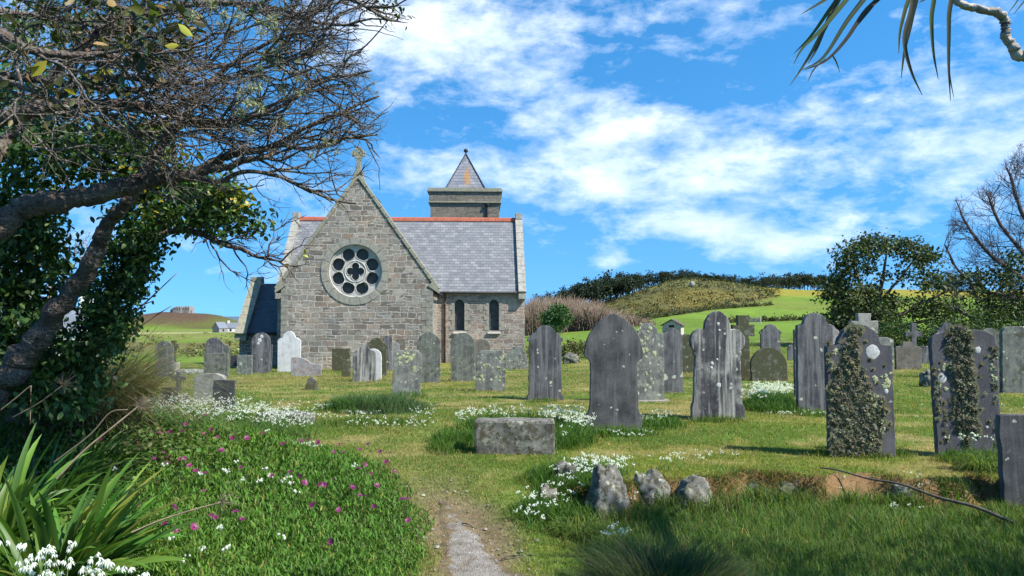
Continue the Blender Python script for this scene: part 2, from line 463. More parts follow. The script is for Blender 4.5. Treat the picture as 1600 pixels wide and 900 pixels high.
def region_colour(x, y):
    """albedo of the ground by place: lawn, worn path edges, fields, heath, brown hills"""
    n1 = fbm(x * .45, y * .45); n2 = fbm(x * 2.3 + 5, y * 2.3 + 8); n3 = fbm(x * .12 + 3, y * .12)
    lawn = np.array([.135, .16, .024]); dry = np.array([.26, .215, .085]); lush = np.array([.078, .132, .018])
    t = np.clip((n1 - .4) * 2.2 + (n2 - .5) * 1.6, 0, 1)[..., None]
    c = lush * (1 - t) + lawn * t
    d = np.clip((n2 * .55 + n3 * .3 + vnoise(x * .9, y * 3.1) * .35 - .60) * 5, 0, 1)[..., None] * .75
    c = c * (1 - d) + dry * d
    p = 800 + 1200 * x / np.maximum(y, 1)
    # bed soil, ledge earth
    bd = sstep(-.02, .2, bed_d(x, y))[..., None]
    c = c * (1 - bd) + np.array([.035, .05, .012]) * bd
    sl = ((np.abs(y - ledge_y(x) + .05) < .24) & (x > .45) & (x < 6)).astype(float)[..., None]
    c = c * (1 - sl) + np.array([.17, .105, .05]) * sl
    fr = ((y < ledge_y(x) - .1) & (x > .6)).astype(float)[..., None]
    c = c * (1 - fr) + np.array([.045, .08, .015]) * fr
    # path fringe of dry grass and bare earth
    pw = (1 - sstep(.12, .55, np.abs(x - path_x(y)) + .6 * (n2 - .5))) * (1 - sstep(7.6, 9.3, y))
    c = c * (1 - pw[..., None]) + np.array([.17, .13, .075]) * pw[..., None]
    pw2 = (1 - sstep(.3, .9, np.abs(x - path_x(y)))) * sstep(7.6, 9, y) * (1 - sstep(11, 14, y)) * .5
    c = c * (1 - pw2[..., None]) + np.array([.15, .16, .045]) * pw2[..., None]
    # beyond the churchyard: bright pasture
    f = sstep(44, 56, y)[..., None]
    past = np.array([.125, .20, .024]) * (1 + .5 * (fbm(x * .06, y * .02) - .5) + .5 * (fbm(x * .25, y * .06) - .5))[..., None]
    ol = np.clip((fbm(x * .045 + 20, y * .022) - .52) * 6, 0, 1)[..., None] * .5; past = past * (1 - ol) + np.array([.16, .17, .035]) * ol
    rough = np.array([.17, .16, .05])
    q = (np.clip((fbm(x * .02 + 11, y * .035 + 2) - .5) * 6, 0, 1) * sstep(60, 80, y) * (p < 600))[..., None] * .8
    past = past * (1 - q) + rough * q
    band = ((p < 560) * sstep(88, 95, y) * (1 - sstep(128, 142, y)) * np.clip(.35 + 1.6 * (fbm(x * .12, y * .07 + 9) - .3), 0, 1))[..., None] * .85
    past = past * (1 - band) + np.array([.13, .11, .04]) * band
    paler = ((p < 560) * sstep(240, 300, y) * (1 - sstep(420, 480, y)) * np.clip((fbm(x * .03, y * .01 + 5) - .42) * 6, 0, 1))[..., None]
    past = past * (1 - paler) + np.array([.30, .28, .13]) * paler
    c = c * (1 - f) + past * f
    # heath on the hill to the right
    hm = heath(x, y)[..., None]
    k = fbm(x * .09, y * .05 + 3)[..., None]; k2 = fbm(x * .35, y * .2)[..., None]
    hc = np.array([.095, .088, .032]) * (1 - k) + np.array([.13, .13, .038]) * k
    hc = hc * (.55 + .9 * k2)
    gold = np.clip((fbm(x * .05 + 30, y * .03)[..., None] - .55) * 7, 0, 1)
    hc = hc * (1 - .6 * gold) + np.array([.17, .135, .03]) * .6 * gold
    c = c * (1 - hm) + hc * hm
    # golden grass on the far right crest
    g = (sstep(168, 190, y) * (p > 1190))[..., None] * .85
    c = c * (1 - g) + np.array([.24, .2, .03]) * g
    # castle hill: brown heather with a green right shoulder
    ch = (sstep(520, 545, y) * (p < 600))[..., None]
    gr = np.clip((x + 236) / 12 + (fbm(x * .1, y * .05) - .5) * 5, 0, 1)[..., None]
    cc = np.array([.085, .055, .035]) * (1 - gr) + np.array([.085, .095, .025]) * gr
    c = c * (1 - ch) + cc * ch
    sea = sstep(1100, 1400, y)[..., None]
    return c * (1 - sea) + np.array([.1, .13, .15]) * sea

def heath(x, y):
    p = 800 + 1200 * x / np.maximum(y, 1)
    # lower edge of the heath as a depth for each direction
    yl = np.interp(p, [780, 900, 975, 1060, 1112, 1160, 1215, 1230, 1300], [128, 118, 112, 124, 138, 150, 172, 400, 400]) + 10 * (fbm(x * .05, y * .03) - .5)
    return sstep(-3, 3, y - yl) * (p > 600)

def ground_mat(name):
    t = NT(name)
    a = t.n('ShaderNodeAttribute', attribute_name='col').outputs['Color']
    g = t.n('ShaderNodeNewGeometry').outputs['Position']
    n = t.noise(g, 9, 6, .65); n2 = t.noise(g, 55, 3, .6); n3 = t.noise(g, .6, 5, .6)
    m = t.mix(1.0, t.ramp(n, [(.3, (.62, .66, .6)), (.7, (1.38, 1.34, 1.4))]), t.ramp(n2, [(.3, .72), (.7, 1.28)]), 'MULTIPLY')
    m = t.mix(1.0, m, t.ramp(n3, [(.3, .8), (.7, 1.2)]), 'MULTIPLY')
    c = t.mix(1.0, a, m, 'MULTIPLY')
    h = t.math('ADD', t.math('MULTIPLY', n, .7), t.math('MULTIPLY', n2, .35))
    return t.end(t.bsdf(c, .95, t.bump(h, .7, .06), .1))
M_ground = ground_mat('ground_turf')
CG = region_colour(V[:, 0], V[:, 1])
fc = V[F].mean(1)
hm = heath(fc[:, 0], fc[:, 1]) > .5
cm = (fc[:, 1] > 510) & (np.abs(fc[:, 0] + 258) < 90) & (fc[:, 1] < 720)
for nm, mask in (('ground', ~(hm | cm)), ('hill', hm), ('castle_hill', cm)):
    ids = np.unique(F[mask]); mp = np.full(len(V), -1); mp[ids] = np.arange(len(ids))
    mb = MB(); mb.add(V[ids], mp[F[mask]], CG[ids])
    o = mb.build(nm, M_ground, smooth=True); o['kind'] = 'structure'

# ------------------------------------------------------------------ gravel path
t = NT('path_gravel'); g = t.n('ShaderNodeNewGeometry').outputs['Position']
n = t.noise(g, 7, 6, .6); vo = t.n('ShaderNodeTexVoronoi', {'Vector': g, 'Scale': 75}).outputs
c = t.ramp(n, [(.3, (.14, .115, .085)), (.5, (.215, .195, .165)), (.72, (.30, .285, .25))])
c = t.mix(.45, c, t.mix(1.0, c, t.ramp(vo['Color'], [(.1, .5), (.9, 1.5)]), 'MULTIPLY'))
pa = t.n('ShaderNodeAttribute', attribute_name='col').outputs['Fac']
ek = t.ramp(t.math('ADD', pa, t.math('MULTIPLY', t.math('SUBTRACT', t.noise(g, 5.5, 6, .65), .5), 1.7)), [(.30, 0.0), (.52, 1.0)])
c = t.mix(ek, t.mix(1.0, (.15, .115, .062), t.ramp(n, [(.3, .6), (.7, 1.35)]), 'MULTIPLY'), c)
M_path = t.end(t.bsdf(c, .95, t.bump(t.math('ADD', vo['Distance'], n), .6, .015), .15))
ys = np.linspace(2.5, 7.9, 90); half = np.interp(ys, [2.5, 5.5, 6.3, 7.0, 7.9], [.42, .34, .27, .19, .03])
vv = []; ff = []; K = 15; ew = []
for j, y in enumerate(ys):
    for i in range(K):
        s = i / (K - 1) * 2 - 1
        wob = .55 + .9 * fbm(np.array([y * 2.1 + (50 if s > 0 else 0)]), np.array([3.0]))[0]
        x = path_x(y) + s * half[j] * wob
        ew.append([min(1, (1 - abs(s)) * 1.5) * float(np.interp(y, [2.5, 6.6, 7.9], [1, .85, .1]))] * 3)
        vv.append((x, y, hz(x, y) + .012 - .010 * abs(s) ** 3))
for j in range(len(ys) - 1):
    for i in range(K - 1): ff.append((j * K + i, j * K + i + 1, j * K + K + i + 1, j * K + K + i))
mb = MB(); mb.add(vv, np.array(ff), np.array(ew)); mb.build('path', M_path, smooth=True)['kind'] = 'structure'
def on_path(x, y):
    hh = np.interp(y, [2.5, 5.5, 6.3, 7.0, 7.9, 8.0], [.42, .34, .27, .19, .03, -1])
    wob = .55 + .9 * fbm(y * 2.1 + np.where(x > path_x(y), 50, 0), np.full_like(x, 3.0))
    return np.abs(x - path_x(y)) < hh * wob * .95 * (.6 + .8 * fbm(x * 6, y * 6))
# ------------------------------------------------------------------ masonry, slate, glass
def masonry(name, cols, mort=(.42, .40, .36), bw=.42, rh=.19, warm=0.0, dark=1.0):
    t = NT(name)
    uv = t.n('ShaderNodeUVMap').outputs[0]
    wob = t.noise(uv, 1.7, 3, .5, out='Color'); wob = t.n('ShaderNodeVectorMath', {0: wob, 1: (.5, .5, .5)}, operation='SUBTRACT').outputs[0]
    wob = t.n('ShaderNodeVectorMath', {0: wob, 'Scale': .22}, operation='SCALE').outputs[0]
    w2 = t.noise(uv, 9, 2, .5, out='Color'); w2 = t.n('ShaderNodeVectorMath', {0: w2, 'Scale': .035}, operation='SCALE').outputs[0]
    p = t.vadd(t.vadd(uv, wob), w2)
    def br(sx, sy, loc, m=.017):
        b = t.n('ShaderNodeTexBrick', {'Vector': t.mapping(p, loc=loc), 'Color1': (0, 0, 0, 1), 'Color2': (1, 1, 1, 1), 'Mortar': (.5, .5, .5, 1), 'Scale': 1.0,
                'Mortar Size': m, 'Mortar Smooth': .25, 'Bias': 0.0, 'Brick Width': sx, 'Row Height': sy})
        b.offset = .43; b.offset_frequency = 2; b.squash = .62; b.squash_frequency = 3
        return b.outputs['Color'], b.outputs['Fac']
    c1, f1 = br(bw, rh, (0, 0, 0)); c2, f2 = br(bw * .66, rh * .5, (.11, 0, 0))
    sel = t.math('GREATER_THAN', t.noise(t.mapping(uv, scale=(.8, 1.7, 1)), 1.6, 2), .55)
    cc = t.mix(sel, c1, c2); ff = t.mix(sel, f1, f2)
    k = len(cols)
    st = t.ramp(cc, [(i / (k - 1), c) for i, c in enumerate(cols)])
    n = t.noise(uv, 6, 6, .7); n2 = t.noise(uv, 38, 4, .7); n3 = t.noise(uv, .5, 4, .6)
    st = t.mix(1.0, st, t.ramp(n2, [(.3, .6), (.7, 1.4)]), 'MULTIPLY')
    st = t.mix(1.0, st, t.ramp(n, [(.3, .75), (.7, 1.25)]), 'MULTIPLY')
    lich = t.ramp(t.noise(uv, 3.1, 6, .7), [(.56, 0.0), (.66, .55)])
    st = t.mix(lich, st, (.30 * dark, .29 * dark, .24 * dark))
    mo = t.mix(1.0, t.ramp(n, [(.3, tuple(m * .7 for m in mort)), (.7, mort)]), t.ramp(n2, [(.3, .8), (.7, 1.15)]), 'MULTIPLY')
    c = t.mix(ff, st, mo)
    c = t.mix(1.0, c, t.ramp(n3, [(.3, (.74, .77, .78)), (.55, (1.0, .97, .92)), (.72, (1.22, 1.12, 1.0))]), 'MULTIPLY')
    h = t.math('SUBTRACT', t.math('MULTIPLY', n2, .4), t.math('MULTIPLY', ff, 1.0))
    h = t.math('ADD', h, t.math('MULTIPLY', n, .6))
    return t.end(t.bsdf(c, .92, t.bump(h, 1.0, .055), .15))
GREY = [(.115, .105, .09), (.28, .262, .228), (.175, .148, .122), (.35, .325, .28), (.205, .195, .175), (.30, .245, .20), (.135, .125, .11), (.26, .195, .15)]
M_wall = masonry('granite_rubble', GREY, (.64, .61, .56), .64, .28)
M_wall2 = masonry('granite_rubble_squared', [(.20, .165, .135), (.33, .29, .245), (.25, .195, .165), (.36, .33, .285), (.18, .16, .14), (.30, .225, .19)], (.60, .57, .53), .56, .27)
M_towerw = masonry('granite_tower', [(.13, .115, .095), (.21, .185, .15), (.16, .14, .115), (.25, .215, .175)], (.32, .29, .24), .5, .17)

def dressed(name, c0, c1, sp=(.36, .35, .22), amt=.6):
    t = NT(name); co = t.objco()
    n = t.noise(co, 5, 6, .65); n2 = t.noise(co, 45, 4, .7)
    c = t.ramp(n, [(.3, c0), (.7, c1)])
    c = t.mix(1.0, c, t.ramp(n2, [(.3, .65), (.7, 1.35)]), 'MULTIPLY')
    c = t.mix(t.ramp(t.noise(co, 7.3, 6, .7), [(.50, 0.0), (.60, amt)]), c, sp)
    c = t.mix(t.ramp(t.noise(co, 11, 5, .7), [(.6, 0.0), (.68, .6)]), c, (.07, .07, .055))
    return t.end(t.bsdf(c, .92, t.bump(t.math('ADD', n, n2), .5, .02), .15))
M_quoin = dressed('quoin_granite', (.16, .15, .13), (.25, .235, .205))
M_dress = dressed('dressed_granite', (.20, .19, .165), (.29, .275, .24))
M_tracery = dressed('window_tracery_stone', (.38, .36, .32), (.48, .46, .42), amt=.2)
M_coping = dressed('lichened_coping', (.17, .165, .135), (.30, .285, .23), (.33, .31, .14), .7)
M_coping_pale = dressed('pale_lichened_coping', (.24, .235, .205), (.38, .365, .33), (.20, .19, .11), .6)

def slate(name, cols, rw=.30, rh=.215, orange=None, rough=.42):
    t = NT(name); uv = t.n('ShaderNodeUVMap').outputs[0]
    b = t.n('ShaderNodeTexBrick', {'Vector': uv, 'Color1': (0, 0, 0, 1), 'Color2': (1, 1, 1, 1), 'Mortar': (.5, .5, .5, 1), 'Scale': 1.0, 'Mortar Size': .006, 'Mortar Smooth': .1, 'Brick Width': rw, 'Row Height': rh})
    b.offset = .5
    k = len(cols)
    c = t.ramp(b.outputs['Color'], [(i / (k - 1), x) for i, x in enumerate(cols)])
    n = t.noise(uv, 2.2, 6, .65)
    c = t.mix(1.0, c, t.ramp(n, [(.3, .82), (.7, 1.15)]), 'MULTIPLY')
    c = t.mix(1.0, c, t.ramp(t.noise(uv, 30, 3, .6), [(.3, .85), (.7, 1.15)]), 'MULTIPLY')
    # each course is a little thicker at its lower edge
    sy = t.n('ShaderNodeSeparateXYZ', {0: uv}).outputs[1]
    saw = t.math('FRACT', t.math('DIVIDE', sy, rh))
    edge = t.math('LESS_THAN', saw, .11)
    joint = t.math('MAXIMUM', t.math('MULTIPLY', edge, .75), b.outputs['Fac'])
    c = t.mix(t.math('MULTIPLY', joint, .85), c, (.028, .03, .034))
    c = t.mix(t.ramp(t.noise(uv, 4.5, 6, .72), [(.60, 0.0), (.68, .45)]), c, (.27, .28, .24))
    if orange:
        ox, oz, rx, rz = orange
        ob = t.n('ShaderNodeTexCoord').outputs['Object']
        q = t.n('ShaderNodeSeparateXYZ', {0: ob})
        e = t.math('ADD', t.math('POWER', t.math('ABSOLUTE', t.math('DIVIDE', t.math('SUBTRACT', q.outputs[0], ox), rx)), 2), t.math('POWER', t.math('ABSOLUTE', t.math('DIVIDE', t.math('SUBTRACT', q.outputs[2], oz), rz)), 2))
        f = t.math('ADD', t.math('SUBTRACT', 1.0, e), t.math('MULTIPLY', t.math('SUBTRACT', t.noise(t.mapping(uv, scale=(1.6, .8, 1)), 4.2, 7, .75), .5), 6.5))
        c = t.mix(t.ramp(f, [(.35, 0.0), (1.0, .85)]), c, (.36, .165, .022))
    h = t.math('ADD', t.math('MULTIPLY', t.math('SUBTRACT', 1.0, saw), 1.0), t.math('MULTIPLY', b.outputs['Color'], .25))
    return t.end(t.bsdf(c, rough, t.bump(h, .55, .012), .45))
M_slate = slate('roof_slate', [(.14, .147, .153), (.185, .191, .195), (.155, .162, .166), (.232, .234, .234), (.166, .172, .178)])
M_slate_shade = slate('roof_slate_shaded', [(.055, .058, .063), (.08, .083, .09), (.066, .069, .072)], .34, .2, None, .65)  # darker copy of the roof slate, the gable's shade put into its colour
M_slate_sp = slate('spire_slate', [(.13, .14, .16), (.21, .22, .24), (.16, .17, .19), (.24, .245, .26)], .32, .24, None)
M_red = simple('red_ridge_clay', (.34, .10, .055), .8, .3, 9)
M_lead = simple('dark_lead', (.03, .03, .032), .55, .3, 4)
M_iron = simple('rusty_iron', (.085, .04, .028), .6, .4, 5)
M_in = simple('dark_interior', (.012, .013, .015), .8, .2, 3)
t = NT('leaded_glass'); ob = t.n('ShaderNodeTexCoord').outputs['Object']
q = t.n('ShaderNodeSeparateXYZ', {0: ob}); 
def dia(a, b, sp, w):
    s1 = t.math('ABSOLUTE', t.math('SUBTRACT', t.math('FRACT', t.math('DIVIDE', t.math('ADD', a, b), sp)), .5))
    s2 = t.math('ABSOLUTE', t.math('SUBTRACT', t.math('FRACT', t.math('DIVIDE', t.math('SUBTRACT', a, b), sp)), .5))
    return t.math('LESS_THAN', t.math('MINIMUM', s1, s2), w)
ln = dia(t.math('MULTIPLY', q.outputs[0], 1.5), q.outputs[2], .16, .09)
c = t.mix(ln, t.ramp(t.noise(ob, 5, 2), [(.35, (.008, .010, .012)), (.65, (.05, .062, .055))]), (.11, .11, .11))
M_glass = t.end(t.bsdf(c, .3, t.bump(t.noise(ob, 12, 2), .25, .02), .18))

# ------------------------------------------------------------------ church
CH = empty('church', (-3.93, 38.0, -.97), R(2.5), 'granite church with slate roofs, round tracery window and pyramid-capped tower', 'church')
W = 7.4; EV = 4.15; AP = 9.4
def circ(cx, cz, r, n=48, a0=0.0): return [(cx + r * math.cos(a0 + 2 * math.pi * i / n), cz + r * math.sin(a0 + 2 * math.pi * i / n)) for i in range(n)]
RX, RZ, RR = -3.82, 2.70 + 2.11, 1.36
gw = plate([(-W, -.6), (0, -.6), (0, EV), (-W / 2, AP), (-W, EV)], [circ(RX, RZ, RR)], .6)
bm_obj('gable_wall', gw, M_wall, CH, uv=True)
# quoins at both corners, a few mm proud
for qx, s in ((0, -1), (-W, 1)):
    bm = bmesh.new(); z = -.3; k = 0
    while z < EV - .3:
        hh = .30 + .04 * math.sin(k * 2.1); ww = (.55 if k % 2 else .32)
        x0, x1 = (qx - ww, qx + .012) if s < 0 else (qx - .012, qx + ww)
        bm_box(bm, x0, x1, -.014, .3, z, z + hh - .016, .01); z += hh; k += 1
    bm_obj('quoin', bm, M_quoin, CH)
# ring of voussoirs
bm = bmesh.new(); N = 18
for i in range(N):
    a0 = 2 * math.pi * i / N + .008; a1 = 2 * math.pi * (i + 1) / N - .008
    pts = []
    for k in range(5): a = a0 + (a1 - a0) * k / 4; pts.append((RX + 1.66 * math.cos(a), -.035, RZ + 1.66 * math.sin(a)))
    for k in range(5): a = a1 + (a0 - a1) * k / 4; pts.append((RX + 1.33 * math.cos(a), -.035, RZ + 1.33 * math.sin(a)))
    bm_poly(bm, pts, (0, .36, 0))
rose = bm_obj('rose_window', bm, M_dress, CH)
def foil(a):
    cx, cz = RX + .885 * math.cos(a), RZ + .885 * math.sin(a); out = []
    for k in range(25):
        th = a + math.radians(-130 + 260 * k / 24); out.append((cx + .322 * math.cos(th), cz + .322 * math.sin(th)))
    ix, iz = RX + .62 * math.cos(a), RZ + .62 * math.sin(a); px_, pz_ = -math.sin(a), math.cos(a)
    out += [(ix + .13 * px_, iz + .13 * pz_), (ix - .13 * px_, iz - .13 * pz_)]
    return out
holes = [foil(math.pi / 8 + i * math.pi / 4) for i in range(8)]
qf = []
for i in range(4):
    a = math.pi / 2 + i * math.pi / 2; cx, cz = RX + .245 * math.cos(a), RZ + .245 * math.sin(a)
    for k in range(13):
        th = a + math.radians(-115 + 230 * k / 12); qf.append((cx + .20 * math.cos(th), cz + .20 * math.sin(th)))
holes.append(qf)
bm = plate(circ(RX, RZ, 1.355, 64), holes, .16, .0)
for v in bm.verts: v.co.y += .17
bm_obj('tracery', bm, M_tracery, rose)
# moulded rims round each light
mb = MB()
for h in holes:
    pts = np.array([(x, .165, z) for x, z in h + h[:1]])
    v, f = tube(pts, .02, 6, False); mb.add(v, f)
ringp = np.array([(x, .16, z) for x, z in circ(RX, RZ, .525, 40) + circ(RX, RZ, .525, 40)[:1]])
v, f = tube(ringp, .03, 6, False); mb.add(v, f)
ringp = np.array([(x, .15, z) for x, z in circ(RX, RZ, 1.29, 64) + circ(RX, RZ, 1.29, 64)[:1]])
v, f = tube(ringp, .05, 6, False); mb.add(v, f)
mb.build('moulding', M_tracery, rose, smooth=True)
bm = bmesh.new(); bmesh.ops.create_circle(bm, cap_ends=True, segments=48, radius=1.36)
for v in bm.verts: v.co = Vector((RX + v.co.x, .40, RZ + v.co.y))
bm_obj('pane', bm, M_glass, rose)

# side walls and roof of the gabled arm
D = 4.6
bm = bmesh.new(); bm_box(bm, -.5, -.003, .6, D, -.6, 4.0); bm_obj('side_wall', bm, M_wall2, CH, uv=True)
bm = bmesh.new(); bm_box(bm, -W + .003, -W + .5, .6, D, -.6, 4.0); bm_obj('side_wall', bm, M_wall2, CH, uv=True)
def slab(name, a, b, c, d, th, mat, parent):
    """roof slab on the four corner points, th thick downwards"""
    bm = bmesh.new(); n = (Vector(b) - Vector(a)).cross(Vector(d) - Vector(a)).normalized()
    if n.z < 0: n = -n
    bm_poly(bm, [Vector(q) for q in (a, b, c, d)], -n * th)
    return bm_obj(name, bm, mat, parent, uv=True)
sl_ = (AP - EV) / (W / 2)
for s in (1, -1):
    xe = .24 if s > 0 else -W - .24; ze = EV - .24 * sl_ + .02
    slab('roof', (xe, .58, ze + .06), (xe, D + 3.5, ze + .06), (-W / 2, D + 3.5, AP + .08), (-W / 2, .58, AP + .08), .14, M_slate, CH)
# gable coping stones with kneelers
for s in (1, -1):
    bm = bmesh.new(); nst = 11
    for i in range(nst):
        t0, t1 = i / nst, (i + 1) / nst - .004
        def pt(t, o):
            x = -W / 2 + s * (W / 2 + .22) * t; z = AP + .03 - sl_ * (W / 2 + .22) * t
            return Vector((x + s * o * .82, -.05, z + o * .58))
        bm_poly(bm, [pt(t0, .0), pt(t1, .0), pt(t1, .17), pt(t0, .17)], (0, .62, 0))
    bmesh.ops.bevel(bm, geom=bm.edges[:], offset=.015, segments=1, affect='EDGES')
    bm_obj('coping', bm, M_coping, CH)
    bm = bmesh.new(); x0 = 0 if s > 0 else -W
    bm_poly(bm, [(x0 - s * .25, -.055, EV - .05), (x0 + s * .30, -.055, EV - .42), (x0 + s * .32, -.055, EV - .30), (x0 + s * .02, -.055, EV + .16)], (0, .64, 0))
    bm_obj('kneeler', bm, M_coping, CH)
# gable cross with a ringed head, thick with lichen
bm = bmesh.new(); cx = -W / 2
bm_poly(bm, [(cx - .30, .0, AP - .05), (cx + .30, .0, AP - .05), (cx + .16, .0, AP + .42), (cx - .16, .0, AP + .42)], (0, .42, 0))
bm_poly(bm, [(cx - .12, .1, AP + .40), (cx + .12, .1, AP + .40), (cx + .085, .1, AP + 1.05), (cx - .085, .1, AP + 1.05)], (0, .2, 0))
for a in range(4):
    th = a * math.pi / 2; c, s = math.cos(th), math.sin(th)
    q = [(-.07, 0), (.07, 0), (.13, .34), (-.13, .34)]
    bm_poly(bm, [(cx + c * u - s * v, .1, AP + 1.28 + s * u + c * v) for u, v in q], (0, .2, 0))
r_ = [(cx + .24 * math.cos(i * math.pi / 12), .13, AP + 1.28 + .24 * math.sin(i * math.pi / 12)) for i in range(25)]
cross = bm_obj('gable_cross', bm, M_coping, CH)
mb = MB(); v, f = tube(r_, .05, 6, False); mb.add(v, f); mb.build('ring', M_coping, cross)

# nave
NX0, NX1, NY, NW, NE, NR = -8.75, 4.84, 4.5, 3.65, 3.94, 8.28
def arch(cx, w, z0, z1, n=12):
    r = w / 2; zs = z1 - r * 1.15
    return [(cx - r, z0), (cx + r, z0)] + [(cx + r * math.cos(math.pi * i / n), zs + r * 1.15 * math.sin(math.pi * i / n)) for i in range(n + 1)]
LX = (1.216, 3.13)
bm = plate([(NX0, -.6), (NX1, -.6), (NX1, NE), (NX0, NE)], [arch(x, .54, 1.78, 3.5) for x in LX], .55)
for v in bm.verts: v.co.y += NY
bm_obj('nave_wall', bm, M_wall2, CH, uv=True)
bm = bmesh.new()
for x0, x1 in ((NX0, NX0 + .5), (NX1 - .5, NX1)):
    bm_poly(bm, [(x0, NY + .552, -.6), (x0, NY + 2 * NW, -.6), (x0, NY + 2 * NW, NE), (x0, NY + NW, NR), (x0, NY + .552, NE + .55)], (x1 - x0, 0, 0))
bm_box(bm, NX0 + .5, NX1 - .5, NY + 2 * NW - .5, NY + 2 * NW, -.6, NE)
bm_obj('end_wall', bm, M_wall2, CH, uv=True)
for s in (1, -1):
    y0 = NY - .18 if s > 0 else NY + 2 * NW + .18; pitch = (NR - NE) / NW; z0 = NE - .18 * pitch + .12
    slab('roof', (NX0 + .3, y0, z0), (NX1 - .3, y0, z0), (NX1 - .3, NY + NW, NR + .12), (NX0 + .3, NY + NW, NR + .12), .12, M_slate, CH)
bm = bmesh.new(); x = NX0 + .35
while x < NX1 - .5:
    bm_poly(bm, [(x, NY + NW - .17, NR + .0), (x, NY + NW - .12, NR + .17), (x, NY + NW, NR + .24), (x, NY + NW + .12, NR + .17), (x, NY + NW + .17, NR + .0)], (.44, 0, 0)); x += .45
bm_obj('ridge_tiles', bm, M_red, CH)
for x0, x1 in ((NX0 - .04, NX0 + .36), (NX1 - .36, NX1 + .06)):
    bm = bmesh.new(); pitch = (NR - NE) / NW; n_ = 9
    for i in range(n_):
        def pt(t, o):
            y = NY - .2 + (NW + .2) * t; z = NE + .1 - .2 * pitch + pitch * (NW + .2) * t
            return Vector((x0, y - .76 * o, z + .65 * o))
        bm_poly(bm, [pt(i / n_, -.1), pt((i + 1) / n_ - .004, -.1), pt((i + 1) / n_ - .004, .22), pt(i / n_, .22)], (x1 - x0, 0, 0))
        y = NY + 2 * NW
    bm_poly(bm, [(x0, NY + NW, NR - .1), (x0, NY + 2 * NW + .2, NE - .2), (x0, NY + 2 * NW + .36, NE), (x0, NY + NW, NR + .36)], (x1 - x0, 0, 0))
    bm_box(bm, x0, x1, NY + NW - .32, NY + NW + .3, NR + .1, NR + .48, .03)
    bm_box(bm, x0, x1, NY - .34, NY + .2, NE - .42, NE - .12, .02)
    bm_obj('coping', bm, M_coping_pale, CH)
mb = MB(); v, f = tube([(.2, NY - .24, NE - .06), (NX1 - .38, NY - .24, NE - .06)], .065, 8); mb.add(v, f)
mb.build('gutter', M_lead, CH)
mb = MB(); v, f = tube([(.42, NY - .16, NE - .1), (.42, NY - .07, NE - .35), (.42, NY - .07, -.2)], .045, 8); mb.add(v, f)
for z in (3.2, 2.0, .8): v, f = tube([(.42, NY - .07, z), (.42, NY - .07, z + .1)], .062, 8); mb.add(v, f)
mb.build('drainpipe', M_iron, CH)
mb = MB(); v, f = tube([(.06, .5, EV - .42), (.30, .45, EV - .43), (.30, NY - .2, EV - .43)], .06, 8); mb.add(v, f)
mb.build('gutter', M_lead, CH)
for x in LX:
    bm = bmesh.new(); n_ = 9; r0, r1 = .275, .47; zs = 3.5 - .27 * 1.15
    for i in range(n_):
        a0, a1 = math.pi * i / n_ + .012, math.pi * (i + 1) / n_ - .012
        bm_poly(bm, [(x + r * math.cos(a), NY - .03, zs + r * 1.13 * math.sin(a)) for r, a in ((r0, a0), (r1, a0), (r1, (a0 + a1) / 2), (r1, a1), (r0, a1), (r0, (a0 + a1) / 2))], (0, .4, 0))
    for s in (-1, 1):
        z = 1.78
        for k in range(5):
            h_ = (zs - 1.78) / 5; ww = .16 if k % 2 else .28
            x0, x1 = sorted((x + s * .275, x + s * (.275 + ww)))
            bm_box(bm, x0, x1, NY - .022, NY + .35, z + .006, z + h_ - .006, .008); z += h_
    fr = bm_obj('lancet_window', bm, M_dress, CH)
    bm = bmesh.new()
    bm_poly(bm, [(x - .36, NY - .12, 1.60), (x - .36, NY - .12, 1.68), (x - .36, NY + .3, 1.79), (x - .36, NY + .3, 1.60)], (.72, 0, 0))
    bm_obj('sill', bm, M_tracery, fr)
    bm = bmesh.new(); vs = [bm.verts.new((px_, NY + .24, pz_)) for px_, pz_ in arch(x, .56, 1.7, 3.52)]; bm.faces.new(vs)
    bm_obj('pane', bm, M_glass, fr)
bm = bmesh.new(); bm_box(bm, NX0 + .6, NX1 - .6, NY + 1.2, NY + 2 * NW - .6, -.5, NE - .3); bm_box(bm, -W + .6, -.6, 1.5, NY + 1.19, -.5, 3.8)
bm_obj('interior', bm, M_in, CH)

# low lean-to block at the west end
VX0, VX1, VY, VE, VR = -11.3, NX0 + .1, 6.2, 1.72, 4.45; VW = 2.7
bm = bmesh.new()
bm_poly(bm, [(VX0, VY, -1), (VX0, VY + 2 * VW, -1), (VX0, VY + 2 * VW, VE), (VX0, VY + VW, VR), (VX0, VY, VE)], (.5, 0, 0))
bm_box(bm, VX0 + .5, VX1, VY, VY + .5, -1, VE)
bm_obj('vestry_wall', bm, M_wall, CH, uv=True)
for s in (1, -1):
    y0 = VY - .2 if s > 0 else VY + 2 * VW + .2; z0 = VE - .2 + .08
    slab('roof', (VX0 + .35, y0, z0), (VX1, y0, z0), (VX1, VY + VW, VR + .08), (VX0 + .35, VY + VW, VR + .08), .12, M_slate_shade, CH)
bm = bmesh.new(); n_ = 6
for i in range(n_):
    def pt(t, o):
        y = VY - .35 + (VW + .35) * t; z = VE - .3 + (VR - VE + .36) * t
        return Vector((VX0 - .12, y - .7 * o, z + .7 * o))
    bm_poly(bm, [pt(i / n_, -.1), pt((i + 1) / n_ - .005, -.1), pt((i + 1) / n_ - .005, .28), pt(i / n_, .28)], (.66, 0, 0))
bm_poly(bm, [(VX0 - .12, VY + VW, VR - .1), (VX0 - .12, VY + 2 * VW + .3, VE - .4), (VX0 - .12, VY + 2 * VW + .5, VE - .1), (VX0 - .12, VY + VW, VR + .36)], (.66, 0, 0))
